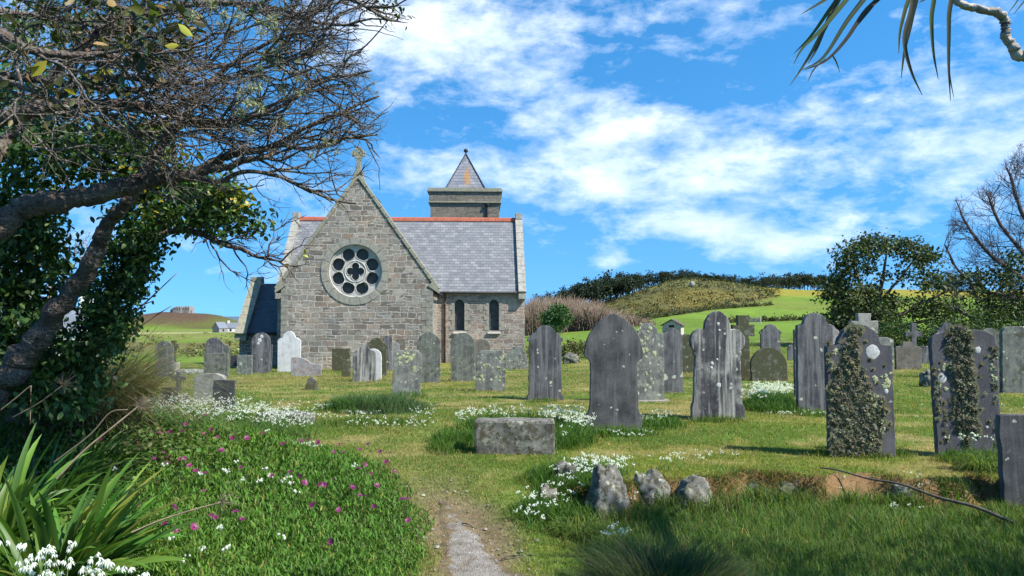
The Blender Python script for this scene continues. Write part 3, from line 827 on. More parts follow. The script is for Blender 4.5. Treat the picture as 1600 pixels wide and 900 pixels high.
bm_box(bm, VX0 - .12, VX0 + .54, VY + VW - .3, VY + VW + .3, VR + .1, VR + .48, .03)
bm_box(bm, VX0 - .16, VX0 + .5, VY - .42, VY + .3, VE - .52, VE - .2, .02)
bm_obj('coping', bm, M_coping, CH)
mb = MB(); v, f = tube([(VX0 + .5, VY - .26, VE - .12), (VX1, VY - .26, VE - .12)], .07, 8); mb.add(v, f); mb.build('gutter', M_lead, CH)

# tower with its slated cap
TX0, TX1, TY = -1.0, 3.67, 14.0; TYE = TY + 4.67
bm = bmesh.new(); bm_box(bm, TX0, TX1, TY, TYE, -.6, 10.4)
tw = bm_obj('tower', bm, M_towerw, CH, uv=True)
bm = bmesh.new(); bm_box(bm, TX0 - .10, TX1 + .10, TY - .10, TYE + .10, 10.30, 10.98)
bm_obj('parapet', bm, M_towerw, tw, uv=True)
bm = bmesh.new(); bm_box(bm, TX0 - .22, TX1 + .22, TY - .22, TYE + .22, 10.985, 11.13, .03); bm_box(bm, TX0 - .16, TX1 + .16, TY - .16, TYE + .16, 11.13, 11.26, .02)
bm_box(bm, TX0 - .14, TX1 + .14, TY - .14, TYE + .14, 10.24, 10.34, .02)
bm_obj('cornice', bm, M_coping, tw)
mx, my = (TX0 + TX1) / 2 + .02, (TY + TYE) / 2; b_ = 1.42; zb, zt = 11.26, 14.1
M_slate_sp = slate('spire_slate', [(.13, .14, .16), (.21, .22, .24), (.16, .17, .19), (.24, .245, .26)], .34, .25, (mx + .1, zb + .95, .34, 1.0))
bm = bmesh.new()
bs = [bm.verts.new((mx + s * b_, my + q * b_, zb)) for s, q in ((-1, -1), (1, -1), (1, 1), (-1, 1))]; ap = bm.verts.new((mx, my, zt))
bm.faces.new(bs)
for i in range(4): bm.faces.new((bs[i], bs[(i + 1) % 4], ap))
spire = bm_obj('spire', bm, M_slate_sp, tw, uv=True)
bm = bmesh.new(); bm_box(bm, mx - 1.6, mx + 1.6, my - 1.6, my + 1.6, 11.2, 11.33, .02); bm_obj('spire_base', bm, M_dress, tw)
mb = MB()
for i, (s, q) in enumerate(((-1, -1), (1, -1), (1, 1), (-1, 1))):
    v, f = tube([(mx + s * b_, my + q * b_, zb + .02), (mx, my, zt)], .05, 6); mb.add(v, f)
mb.build('hip', M_lead, spire)
mb = MB(); pr = [(0, .10), (.06, .09), (.1, .05), (.16, .05), (.2, .12), (.28, .165), (.36, .15), (.43, .08), (.46, .01)]
v, f = tube([(mx, my, zt - .08 + z) for z, r in pr], [r for z, r in pr], 10); mb.add(v, f); mb.build('finial', M_lead, spire, smooth=True)
mb = MB(); v, f = tube([(2.85, TY - .1, 9.98), (2.85, TY - .1, 7.6)], .06, 8); mb.add(v, f)
v, f = tube([(2.85, TY - .12, 10.2), (2.85, TY - .12, 10.12), (2.85, TY - .1, 9.95)], [.16, .16, .06], 8); mb.add(v, f)
mb.build('drainpipe', M_lead, tw)
# ------------------------------------------------------------------ gravestone materials
def grave(name, base, dark, light, streak=.6, lich=(.36, .37, .30), lamt=.3, spots=0.0, spotc=(.50, .52, .40), moss=0.0, mossc=(.085, .085, .04), rough=.85, mscale=6.5):
    t = NT(name); co = t.objco()
    n = t.noise(co, 4, 6, .6); n2 = t.noise(co, 60, 4, .7)
    c = t.ramp(n, [(.32, dark), (.5, base), (.72, light)])
    s1 = t.noise(t.mapping(co, scale=(9, 9, .55)), 1.0, 5, .6); s2 = t.noise(t.mapping(co, scale=(26, 26, 1.6)), 1.0, 4, .6)
    c = t.mix(t.math('MULTIPLY', t.ramp(s1, [(.46, 0.0), (.60, 1.0)]), streak), c, light)
    c = t.mix(t.math('MULTIPLY', t.ramp(s2, [(.48, 0.0), (.64, 1.0)]), streak * .7), c, dark)
    c = t.mix(1.0, c, t.ramp(n2, [(.3, .68), (.7, 1.32)]), 'MULTIPLY')
    if lamt:
        l = t.noise(co, 9, 7, .72); a = .67 - lamt * .25
        c = t.mix(t.ramp(l, [(a, 0.0), (a + .05, .85)]), c, t.mix(t.ramp(n2, [(.35, 0.0), (.65, 1.0)]), lich, tuple(x * .55 for x in lich)))
    hgt = t.math('ADD', n, t.math('MULTIPLY', n2, .8))
    if spots:
        wob = t.vadd(co, t.n('ShaderNodeVectorMath', {0: t.noise(co, 14, 3, .6, out='Color'), 'Scale': .09}, operation='SCALE').outputs[0])
        for sc_, th in ((5.0, .26), (11.0, .24)):
            v = t.n('ShaderNodeTexVoronoi', {'Vector': wob, 'Scale': sc_}).outputs
            q = t.n('ShaderNodeSeparateColor', {0: v['Color']}).outputs
            on = t.math('LESS_THAN', q[0], spots)
            rad = t.math('MULTIPLY', q[1], th * 1.5)
            f = t.math('MULTIPLY', on, t.ramp(t.math('SUBTRACT', rad, v['Distance']), [(.0, 0.0), (.04, .9)]))
            c = t.mix(f, c, t.mix(t.ramp(n2, [(.35, 0.0), (.65, 1.0)]), spotc, tuple(x * .7 for x in spotc)))
    if moss:
        m = t.ramp(t.noise(co, mscale, 8, .75), [(.62 - moss * .3, 0.0), (.69 - moss * .3, .95)])
        c = t.mix(m, c, t.mix(t.ramp(n2, [(.35, 0.0), (.65, 1.0)]), mossc, tuple(x * .45 for x in mossc)))
        hgt = t.math('ADD', hgt, t.math('MULTIPLY', m, 1.2))
    return t.end(t.bsdf(c, rough, t.bump(hgt, .3, .010), .25))
G = {
 'slate': grave('weathered_slate', (.072, .073, .079), (.036, .037, .041), (.16, .16, .158), .85, lamt=.06, spots=.16),
 'slate_speck': grave('specked_slate', (.082, .081, .079), (.042, .042, .043), (.135, .133, .128), .65, lamt=.08, spots=.1),
 'stain': grave('stained_slate', (.082, .081, .084), (.03, .03, .034), (.34, .33, .29), .95, lamt=.1, spots=.12, spotc=(.52, .5, .45)),
 'lichen': grave('lichened_slate', (.13, .133, .12), (.062, .064, .062), (.21, .214, .19), .55, (.30, .32, .255), .62, .38),
 'greygreen': grave('greygreen_slate', (.10, .107, .095), (.052, .056, .051), (.165, .172, .15), .6, (.22, .24, .18), .55, .1, moss=.2),
 'granite': grave('lichened_granite', (.24, .23, .2), (.14, .135, .12), (.34, .33, .29), .2, (.40, .40, .33), .5, .2, moss=.15),
 'white': grave('white_marble', (.50, .50, .49), (.36, .36, .35), (.58, .58, .57), .5, (.42, .42, .40), .25),
 'pink': grave('pinkish_grey_stone', (.25, .24, .235), (.17, .165, .165), (.33, .32, .315), .4, (.30, .19, .145), .55),
 'mossy': grave('mossy_stone', (.15, .15, .12), (.09, .09, .07), (.21, .21, .18), .3, (.28, .29, .21), .4, .12, moss=.75),
 'modern': grave('smooth_slate', (.042, .043, .046), (.03, .031, .034), (.06, .061, .063), .4, lamt=0, rough=.55),
 'boulder': grave('mottled_boulder', (.15, .143, .122), (.07, .066, .056), (.26, .25, .215), .35, (.32, .335, .24), .5, .3, (.46, .46, .37), moss=.42, mossc=(.10, .09, .05), mscale=15),
 'brown': grave('brownish_stone', (.15, .13, .105), (.09, .08, .065), (.2, .18, .15), .3, (.26, .24, .17), .3, moss=.2),
 'purple': grave('purple_slate', (.078, .075, .082), (.055, .053, .058), (.11, .107, .112), .45, (.33, .33, .29), .06, .10, (.46, .45, .42)),
}
M_moss = attr_mat('shaggy_lichen')

# ------------------------------------------------------------------ outlines (x in half widths, z from 0 to 1 of the height)
def arc(cx, cz, r, a0, a1, n, ry=None):
    ry = r if ry is None else ry
    return [(cx + r * math.cos(R(a0 + (a1 - a0) * k / n)), cz + ry * math.sin(R(a0 + (a1 - a0) * k / n))) for k in range(n + 1)]
def outline(shape, w, h):
    """right half of the outline from the foot up to the middle of the top; mirrored afterwards"""
    a = w / 2
    if shape == 'round': p = [(a, 0)] + arc(0, h - a, a, 0, 90, 12)
    elif shape == 'segment': p = [(a, 0)] + arc(0, h - .35 * a, a, 0, 90, 10, .35 * a)
    elif shape == 'camber': p = [(a, 0)] + arc(0, h - .10 * a, a, 12, 90, 8, .10 * a)
    elif shape == 'flat': p = [(a, 0), (a * .99, h * .97), (a * .95, h), (0, h)]
    elif shape == 'clipped': p = [(a, 0), (a, h - .32 * a), (a * .72, h - .02 * a), (0, h)]
    elif shape == 'shoulder':      # square shoulders under a round head
        r = .66 * a; z = h - r; p = [(a, 0), (a, z), (r + .03 * a, z + .04 * a)] + arc(0, z, r, 6, 90, 10)
    elif shape == 'cusped':        # small quarter-round shoulders, round head, flared foot
        r = .60 * a; z = h - r * .95
        p = [(a, 0), (a * 1.0, h * .05), (a * .90, h * .10), (a * .88, z - .30 * a), (a * .97, z - .28 * a), (a * .97, z - .06 * a)] + arc(a * .97, z + .02 * a, .15 * a, 250, 170, 4) + [(a * .70, z + .14 * a)] + arc(0, z - .02 * a, r * 1.0, 22, 90, 9)
    elif shape == 'gothic':        # wide pointed head above a narrower body, flared foot
        z = h * .60; R_ = 1.52 * a
        p = [(a * .94, 0), (a * .95, h * .135), (a * .88, h * .16), (a * .83, h * .20), (a * .80, h * .45), (a * .80, z - .02 * h), (a * .86, z), (a * .96, z + .015 * h), (a, z + .04 * h)]
        c = a - R_ ; top = math.sqrt(R_ * R_ - c * c); sc = (h - (z + .04 * h)) / top
        p += [(c + R_ * math.cos(t), z + .04 * h + sc * R_ * math.sin(t)) for t in np.linspace(.08, math.acos(-c / R_), 14)]
    elif shape == 'trefoil':       # round head between two round shoulders, flared foot
        p = [(a * .98, 0), (a * .96, h * .12), (a * .88, h * .17), (a * .84, h * .5), (a * .82, h * .585), (a * .88, h * .60), (a * .86, h * .63)]
        p += arc(a * .58, h * .725, a * .42, -58, 80, 9, h * .115) + arc(0, h * .80, a * .50, 8, 90, 9, h * .20)
    elif shape == 'pointed':
        p = [(a, 0), (a, h * .66)] + arc(a * .45, h * .72, a * .55, -10, 80, 6, h * .10) + [(a * .42, h * .86), (a * .2, h * .95), (0, h)]
    elif shape == 'ogee':
        p = [(a, 0), (a, h * .70), (a * 1.02, h * .73), (a, h * .78), (a * .84, h * .82), (a * .62, h * .84)] + arc(0, h * .82, a * .55, 8, 90, 8, h * .18)
    elif shape == 'rock':
        p = [(a, 0), (a * .97, h * .35), (a * .85, h * .68), (a * .55, h * .93), (a * .2, h), (0, h * .99)]
    else: raise ValueError(shape)
    q = [(-x, z) for x, z in p[::-1] if x > 1e-6]
    return p + q

def scroll(w, h):
    a = w / 2
    left = [(-a, 0)][::-1]
    pts = [(a, 0), (a, h * .60), (a * .9, h * .63), (a * .55, h * .64), (a * .25, h * .72), (a * .0, h * .86), (-a * .3, h * .97), (-a * .6, h), (-a * .97, h * .98), (-a, h * .94), (-a, 0)]
    return pts

def sink(poly, d): return [(x, z if z > 1e-4 else -d) for x, z in poly]
def wear(poly, amt, seed):
    r = random.Random(seed); out = []
    n = len(poly)
    for i in range(n):
        x0, z0 = poly[i]; x1, z1 = poly[(i + 1) % n]; L = math.hypot(x1 - x0, z1 - z0); k = max(1, int(L / .07))
        if z0 < 0 and z1 < 0: k = 1
        for j in range(k):
            t = j / k; out.append((x0 + (x1 - x0) * t + r.uniform(-amt, amt), z0 + (z1 - z0) * t + r.uniform(-amt, amt)))
    return out

GRAVES = []
def px_size(px, py):
    p = at(px, py); return p, p.y / FPX * 1.0
def headstone(label, cx, base, w, h, shape, mat, yaw=0.0, roll=0.0, pitch=0.0, th=None, cat='gravestone', name='headstone', group='headstones in the churchyard', wr=.006):
    p, s = px_size(cx, base)
    w *= s; h *= s
    th = th or min(.13, max(.07, w * .16))
    poly = scroll(w, h) if shape == 'scroll' else outline(shape, w, h)
    poly = wear(sink(poly, .14), wr, len(GRAVES) + 5)
    try: bm = plate(poly, [], th, .008)
    except Exception: bm = plate(poly, [], th, 0)
    o = bm_obj(name, bm, G[mat])
    o.location = p + Vector((0, -th / 2, -.02)); o.rotation_euler = (R(pitch), R(roll), R(yaw))
    tag(o, label, cat, group); GRAVES.append((p.x, p.y, w, h)); o['_s'] = s
    return o
def part_plate(parent, name, pts, th, y, mat):
    bm = plate(pts, [], th, .006)
    for v in bm.verts: v.co.y += y
    return bm_obj(name, bm, mat, parent)

HS = headstone
HS('dark round-topped slate headstone half hidden behind the dry grass clump', 257, 590, 27, 58, 'round', 'slate', 6)
HS('round-headed dark slate headstone standing behind the square lichened block, far left', 334, 585, 27, 58, 'round', 'slate', 4)
HS('grey round headstone tucked behind the right edge of the square lichened block', 349, 583, 20, 46, 'round', 'greygreen', 0)
HS('square grey lichened headstone block in front of two round-topped stones', 338, 592, 37, 41, 'flat', 'greygreen', 3)
HS('small black block of stone beside the square block, before the far field', 364, 572, 12, 17, 'flat', 'modern', 0)
HS('small square lichen-speckled headstone just left of the tall slate near the vestry', 382, 585, 24, 31, 'flat', 'lichen', -4)
HS('tall dark slate headstone with white lichen patch on its round top, before the vestry', 407, 583, 28, 64, 'round', 'slate', 5, 1)
HS('narrow slate headstone with square shoulders peeking out behind the tall vestry slate', 414, 579, 21, 48, 'shoulder', 'slate', 4, 1)
HS('white marble headstone with curved shoulders and round head against the church wall', 452, 581, 35, 64, 'ogee', 'white', 3)
HS('low pinkish grey stone with a sloping scroll-shaped top', 479, 588, 46, 31, 'scroll', 'pink', 3)
HS('mossy greenish square headstone merging with the church gable wall', 533, 580, 28, 36, 'flat', 'mossy', 0)
HS('small dark green mossy block before the gable wall', 541, 589, 14, 28, 'flat', 'mossy', 6)
HS('white streaked slate headstone with round head and shoulders, front of a pair', 570, 597, 36, 62, 'pointed', 'stain', 6)
HS('pale round-shouldered headstone just behind the white streaked one', 583, 594, 26, 50, 'round', 'white', 0)
HS('mossy headstone with pointed head standing behind the white streaked pair', 588, 587, 36, 60, 'cusped', 'mossy', 0)
HS('narrow dark round slate headstone between the mossy one and the gable corner', 605, 579, 15, 55, 'round', 'slate', 5)
HS('thin pale grey slab beside the narrow dark slate, under the gable', 617, 578, 14, 44, 'round', 'pink', 0)
HS('small reddish headstone seen behind the lichen-spotted stone at the gable corner', 626, 576, 15, 48, 'round', 'brown', 0)
HS('grey headstone blotched with big yellow-green lichen rosettes, leaning, in long grass', 635, 618, 44, 72, 'clipped', 'lichen', 5, 2)
HS('tall grey-green round-topped headstone just right of the lichen rosette stone', 670, 598, 36, 79, 'round', 'greygreen', 5)
HS('round-topped mossy slate headstone below the left lancet window', 724, 596, 38, 77, 'round', 'greygreen', 5, -1)
HS('small orange-brown round headstone between lancet-window stones, partly hidden', 753, 578, 26, 49, 'round', 'brown', 0)
HS('short tilted headstone heavily blotched with pale lichen, clipped corners', 766, 611, 46, 65, 'clipped', 'lichen', 0, 2)
HS('rough squat lichened headstone at the church corner', 808, 577, 34, 36, 'rock', 'lichen', 0, wr=.02)
HS('dark blue-grey slate headstone with cusped shoulders and flared foot, mid lawn', 852, 625, 57, 117, 'cusped', 'slate', 3)
gothic = HS('largest dark grey headstone with wide pointed gothic head on white plinth', 959, 672, 91, 184, 'gothic', 'slate_speck', 0, th=.11)
HS('tall lichen-covered headstone with low pale plinth, behind the pointed gothic stone', 1014, 627, 48, 123, 'shoulder', 'lichen', 4, -1)
HS('slim dark slate with round shoulders standing in front of the wooden hut', 1050, 614, 37, 103, 'cusped', 'slate', 4)
HS('mossy green headstone seen just right of the slim slate before the hut', 1073, 583, 26, 62, 'round', 'mossy', 0)
tre = HS('slate headstone with three-lobed head, black centre stain and pale rims', 1121, 655, 86, 170, 'trefoil', 'stain', 2, th=.11)
HS('low round mossy headstone with white edges above the white flower clump', 1202, 595, 56, 53, 'round', 'mossy', 0, -3)
HS('slate headstone with pointed shoulders against the bright green field', 1204, 562, 35, 56, 'cusped', 'slate', 4)
HS('tiny round grey headstone far off beside the tall slate group', 1237, 562, 13, 24, 'round', 'slate', 0)
HS('dark headstone looking out behind the left edge of the tall blue slate', 1257, 620, 32, 116, 'shoulder', 'slate', 3)
HS('pale headstone looking out behind the right edge of the tall blue slate', 1296, 618, 38, 112, 'cusped', 'pink', 3)
tall = HS('tall smooth blue-grey slate headstone with round head, standing on a kerb', 1274, 644, 57, 156, 'shoulder', 'slate', 3)
mossA = HS('large purple-grey headstone overgrown with shaggy moss and white lichen disc', 1346, 714, 102, 208, 'shoulder', 'purple', 1, -1, th=.10)
HS('lichened clipped headstone close behind the right edge of the moss-covered one', 1380, 580, 32, 54, 'segment', 'lichen', 0)
HS('brown segmental-topped headstone alone near the bramble hedge', 1419, 577, 39, 44, 'ogee', 'brown', -3)
HS('dark slate wedge leaning by the slate cross near the hedge', 1447, 568, 22, 28, 'camber', 'slate', 0, 6)
mossB = HS('large tilted purple slate headstone with a vertical stripe of moss', 1513, 713, 97, 200, 'segment', 'purple', -4, -2.2, th=.09)
HS('slate headstone with small round head behind the moss-striped one', 1481, 590, 34, 86, 'cusped', 'slate', 0)
HS('greenish round-topped headstone between moss-striped stone and right-hand slab', 1548, 606, 32, 94, 'round', 'greygreen', 3)
HS('broad grey-green slab headstone with sloping top, far right', 1590, 614, 52, 105, 'clipped', 'greygreen', 0, 1)
HS('dark chipped slate headstone at the right edge, nearest the camera', 1612, 772, 88, 127, 'flat', 'slate_speck', -6, -3, th=.09, wr=.01)
HS('small curved-top charcoal headstone half hidden by the grass clump', 265, 633, 25, 29, 'camber', 'modern', 0)
HS('low broad headstone white with lichen, behind the charcoal slate', 328, 630, 47, 48, 'segment', 'granite', 0, th=.16)
HS('smooth charcoal slate headstone rising from the white flower drift', 349, 643, 33, 51, 'camber', 'modern', 4, 1.5)

# plinths
def plinth(o, w, d, h, mat=None):
    bm = bmesh.new(); th = .11; bm_box(bm, -w / 2, w / 2, -d / 2 + .05, d / 2 + .05, -.12, h, .012)
    bm_obj('plinth', bm, mat or G['granite'], o)
plinth(gothic, .86, .30, .05); 
plinth(tall, .72, .55, .045)
for o in bpy.data.objects:
    if o.get('label', '').startswith('tall lichen-covered headstone with low'): plinth(o, .80, .32, .05); break

# shaggy growth on two stones, white lichen discs
ICO = bmesh.new(); bmesh.ops.create_icosphere(ICO, subdivisions=1, radius=1)
IV = np.array([v.co[:] for v in ICO.verts]); IFc = np.array([[v.index for v in f.verts] for f in ICO.faces]); ICO.free()
def growth(o, pts, th, seed, col=(.165, .158, .098)):
    """tufts of shaggy lichen on the front face at local (x, z, r)"""
    rg = np.random.default_rng(seed); mb = MB()
    for x, z, r in pts:
        c = np.array(col) * rg.uniform(.6, 1.5) * np.array([1, rg.uniform(.92, 1.08), rg.uniform(.8, 1.15)])
        v = IV * (1 + rg.normal(0, .16, (len(IV), 1))) * np.array([1, .55, .9]) * r * .72 + np.array([x, -.3 * r, z])
        mb.add(v, IFc, c * .75)
        a_ = np.arange(9) * 2 * math.pi / 9; q_ = r * 1.7 * (1 + rg.normal(0, .25, 9))
        mb.add(np.stack([x + q_ * np.cos(a_), np.full(9, -.002 - .002 * rg.random()), z + q_ * np.sin(a_)], 1), np.arange(9)[None], c * .7)
        k = 26
        d = rg.normal(0, 1, (k, 3)); d[:, 1] = -abs(d[:, 1]) * .8; d[:, 2] -= .2; d /= np.linalg.norm(d, axis=1, keepdims=True)
        pos = np.array([x, -.25 * r, z]) + d * r * .55 * np.array([1, .6, 1])
        scatter(mb, LEAF4_V, LEAF4_F, pos, frames(d + rg.normal(0, .5, (k, 3)), rg.uniform(0, 6, k)), r * rg.uniform(.35, .75, k)[:, None] * np.array([[1.1, 1, 1]]), c * rg.uniform(.65, 1.6, (k, 1)))
    return mb.build('shaggy_moss', M_moss, o)
rg = np.random.default_rng(11)
def in_poly_density(px, py, kind):
    if kind == 'A':
        # zoomed outline: stripe down from the head, wide over the middle, full at the foot
        u = (px - 1294) / 105; v = (py - 507) / 207
        c = np.interp(v, [0.03, .15, .3, .45, .6, .8, 1.0], [.43, .36, .32, .32, .45, .45, .42]); hw = np.interp(v, [.03, .12, .25, .4, .55, .7, .9, 1.0], [.12, .09, .16, .26, .42, .44, .42, .4])
        d = 1 - abs(u - c) / hw
        return d + .75 * (fbm(np.array([u * 5.0]), np.array([v * 9.0]))[0] - .42)
    u = (px - 1462) / 100; v = (py - 512) / 200
    c = np.interp(v, [0, .3, .6, 1], [.45, .46, .47, .48]); hw = np.interp(v, [.02, .1, .5, .8, .84], [.12, .2, .19, .2, .05])
    return 1 - abs(u - c) / hw + .7 * (fbm(np.array([u * 6.0 + 40]), np.array([v * 10.0]))[0] - .42)
def make_growth(o, kind, cx, base, n, extra):
    s = o['_s']; pts = []
    while len(pts) < n:
        px = rg.uniform(cx - 52, cx + 52); py = rg.uniform(base - 204, base - 2)
        if in_poly_density(px, py, kind) > rg.uniform(.02, .45): pts.append(((px - cx) * s, (base - py) * s, min(.05, .009 + rg.exponential(.0095))))
    for px, py in extra: pts.append(((px - cx) * s, (base - py) * s, rg.uniform(.014, .024)))
    growth(o, pts, .1, n)
make_growth(mossA, 'A', 1346, 714, 1250, [(1356, 532), (1362, 560), (1366, 575), (1352, 590), (1372, 596), (1330, 520), (1380, 620), (1386, 640), (1384, 570), (1390, 660), (1296, 560), (1297, 600)] + [(1296 + rg.uniform(0, 5), rg.uniform(530, 700)) for _ in range(26)])
make_growth(mossB, 'B', 1513, 713, 850, [(1466 + rg.uniform(0, 14), rg.uniform(560, 690)) for _ in range(30)] + [(1552 + rg.uniform(0, 8), rg.uniform(540, 700)) for _ in range(18)] + [(rg.uniform(1525, 1552), rg.uniform(550, 690)) for _ in range(14)])
M_disc = simple('pale_crust_lichen', (.44, .44, .41), .9, .3, 40)
M_disc_y = simple('yellow_crust_lichen', (.33, .35, .19), .9, .45, 30)
def discs(o, cx, base, lst, mat=M_disc, rag=.035):
    s = o['_s']
    for px, py, r in lst:
        rd = np.random.default_rng(int(px * py)); n = 36; a = np.arange(n) * 2 * math.pi / n
        rr = r * s * (1 + sum(rd.normal(0, rag) * np.cos(k * a + rd.uniform(0, 6)) / k ** .4 for k in range(2, 9)))
        c = np.array([(px - cx) * s, -.0045, (base - py) * s])
        v = np.stack([c[0] + rr * np.cos(a), np.full(n, -.0012), c[2] + rr * 1.1 * np.sin(a)], 1); vi = np.stack([c[0] + .85 * rr * np.cos(a), np.full(n, -.0045), c[2] + .9 * rr * np.sin(a)], 1)
        V = np.concatenate([v, vi, [c]]); k = np.arange(n); k2 = (k + 1) % n
        mb = MB(); mb.add(V, [np.stack([k, k2, n + k2, n + k], 1), np.stack([n + k, n + k2, np.full(n, 2 * n)], 1)])
        mb.build('lichen_crust', mat, o, smooth=True)
def many(o, cx, base, spots, seed):
    rd = random.Random(seed)
    discs(o, cx, base, [(x + rd.gauss(0, r * .8), y + rd.gauss(0, r * .8), rd.uniform(.22, .6) * r) for x, y, r in spots for _ in range(4)], M_disc_y, .2)
discs(mossA, 1346, 714, [(1366, 549, 10.5), (1385, 610, 3.5), (1380, 668, 3)])
many(mossA, 1346, 714, [(1377, 600, 9), (1371, 618, 8), (1303, 575, 6), (1381, 585, 7), (1310, 540, 7)], 5)
discs(mossB, 1513, 713, [(1477, 588, 7), (1533, 546, 5), (1540, 665, 2.5)])
many(mossB, 1513, 713, [(1480, 574, 5), (1556, 595, 6), (1475, 600, 6), (1558, 570, 5)], 6)
discs(tre, 1121, 655, [(1122, 600, 3.6), (1112, 566, 2.6), (1111, 573, 2.2), (1122, 505, 2.4), (1124, 515, 1.8), (1120, 560, 1.6)])
for o in list(bpy.data.objects):
    l = o.get('label', '')
    if l.startswith('grey headstone blotched'): many(o, 635, 618, [(641, 552, 6), (623, 566, 5), (628, 551, 6), (650, 576, 5), (632, 553, 5)], 635)
    if l.startswith('short tilted headstone'): many(o, 766, 611, [(780, 566, 6), (776, 591, 5), (752, 592, 5), (757, 570, 4), (784, 578, 4)], 766)
    if l.startswith('tall lichen-covered'): many(o, 1014, 627, [(1006, 512, 7), (1013, 518, 6), (1009, 548, 7), (1004, 538, 5), (1012, 585, 3), (1018, 595, 3)], 1014)
    if l.startswith('tall dark slate headstone with white'): discs(o, 407, 583, [(405, 531, 3), (408, 525, 2.5), (403, 536, 2)])

# crosses
def cross_stone(label, cx, base, w, h, armz, armt, mat, th=.13, ring=0.0, taper=1.0, yaw=0, roll=0):
    p, s = px_size(cx, base); w *= s; h *= s; a = armt * s / 2; zc = h * armz
    pts = [(a * taper, -.15), (a, zc - a), (w / 2, zc - a * 1.05), (w / 2, zc + a * 1.05), (a, zc + a), (a * 1.08, h), (-a * 1.08, h), (-a, zc + a), (-w / 2, zc + a * 1.05), (-w / 2, zc - a * 1.05), (-a, zc - a), (-a * taper, -.15)]
    bm = plate(wear(pts, .004, int(cx)), [], th, .01)
    o = bm_obj('cross_headstone', bm, G[mat]); o.location = p + Vector((0, -th / 2, 0)); o.rotation_euler = (0, R(roll), R(yaw))
    tag(o, label, 'gravestone', 'stone crosses in the churchyard'); GRAVES.append((p.x, p.y, w, h)); o['_s'] = s
    if ring:
        mb = MB(); c = [(ring * s * math.cos(t), th / 2, zc + ring * s * math.sin(t)) for t in np.linspace(0, 2 * math.pi, 25)]
        v, f = tube(c, a * .45, 6, False); mb.add(v, f); mb.build('ring', G[mat], o)
    return o
cross_stone('small plain slate cross standing left of the white lichened low headstone', 279, 612, 21, 31, .68, 6, 'slate', .08)
c2 = cross_stone('small stump-armed stone cross on a pale block, left beyond the grass clump', 271, 578, 15, 46, .80, 7, 'mossy', .14)
bm = bmesh.new(); bm_box(bm, -.22, .22, -.15, .3, -.2, .36, .02); bm_obj('pedestal', bm, G['granite'], c2)
c3 = cross_stone('tiny dark cross on a mossy mound in the left lawn', 487, 609, 13, 20, .72, 6, 'brown', .08)
bm = bmesh.new(); bm_poly(bm, [(-.17, -.1, -.1), (.17, -.1, -.1), (.11, -.07, .17), (-.11, -.07, .17)], (0, .24, 0)); bm_obj('pedestal', bm, G['mossy'], c3)
cross_stone('mossy granite cross with thick shaft right of the three-lobed headstone', 1161, 592, 34, 99, .76, 17, 'mossy', .2, taper=1.25)
cross_stone('chunky lichened granite cross behind the moss-covered headstone', 1350, 588, 42, 98, .78, 19, 'granite', .2, taper=1.3)
c6 = cross_stone('slender slate cross against the dark bramble hedge', 1428, 566, 26, 61, .72, 8, 'slate', .1)

# low tomb slab and kerbs, rocks
def lump(name, label, cx, base, w, h, mat, depth=None, seed=1, cat='rock', group=None, flat=0.0, sub=4, sinkz=.25, taper=.15):
    p, s = px_size(cx, base); w *= s; h *= s; d = depth or w * .8
    bm = bmesh.new(); bmesh.ops.create_icosphere(bm, subdivisions=sub, radius=1)
    r = np.random.default_rng(seed); off = r.uniform(0, 50, 3)
    for v in bm.verts:
        c = v.co.copy(); m = max(abs(c.x), abs(c.y), abs(c.z)); c = c.lerp(c / m * .85, flat)
        n_ = fbm(np.array([c.x * 1.6 + off[0] + c.z]), np.array([c.y * 1.6 + off[1] + c.z * 1.3]))[0] - .5
        n2 = fbm(np.array([c.x * 5 + off[2]]), np.array([c.z * 5 + c.y * 3]))[0] - .5
        n3 = fbm(np.array([c.x * 2.7 + off[1] + c.y]), np.array([c.z * 2.7 + off[0]]))[0] - .5
        c *= 1 + .75 * n_ + .22 * n2 - .55 * abs(n3)
        c.x *= 1 - taper * c.z; c.y *= 1 - taper * c.z
        v.co = Vector((c.x * w / 2, c.y * d / 2, h * (.5 + c.z * .55) - .06))
    o = bm_obj(name, bm, G[mat], smooth=True); o.location = p + Vector((0, d * .35, 0)); o.rotation_euler = (0, 0, seed * 1.3 % .8 - .4)
    return tag(o, label, cat, group)
def slabstone(name, label, cx, base, w, h, d, mat, yaw=0, cat='grave kerb', bev=.025, roll=0, group=None):
    p, s = px_size(cx, base); w *= s; h *= s
    bm = bmesh.new(); bm_box(bm, -w / 2, w / 2, 0, d, -.2, h, bev)
    bmesh.ops.subdivide_edges(bm, edges=[e for e in bm.edges if e.calc_length() > .3], cuts=7, use_grid_fill=True)
    for v in bm.verts:
        n_ = fbm(np.array([v.co.x * 4 + cx, v.co.y * 4 + v.co.z * 3]), np.array([v.co.z * 5 + 3, v.co.x * 3]))
        v.co.y += (n_[0] - .5) * .035; v.co.z += (n_[1] - .5) * .03
    o = bm_obj(name, bm, G[mat], smooth=False); o.location = p; o.rotation_euler = (0, R(roll), R(yaw))
    return tag(o, label, cat, group)
slabstone('grave_slab', 'low oblong lichened granite slab in the lawn, ringed with white flowers', 804, 711, 125, 53, .32, 'boulder', -1, 'grave slab', .03)
slabstone('kerb_stone', 'flat granite kerb lying behind the white flower drift by the lawn', 440, 664, 84, 17, .4, 'boulder', -4)
slabstone('kerb_stone', 'thin pale kerb peeking from the long bluish grass mound', 560, 646, 60, 4, .25, 'granite', 0)
slabstone('kerb_stone', 'low mossy kerb in the grass behind the left flower drift, near far field', 297, 585, 46, 7, .5, 'granite', 0)
RG = 'rough stones along the grassy ledge'
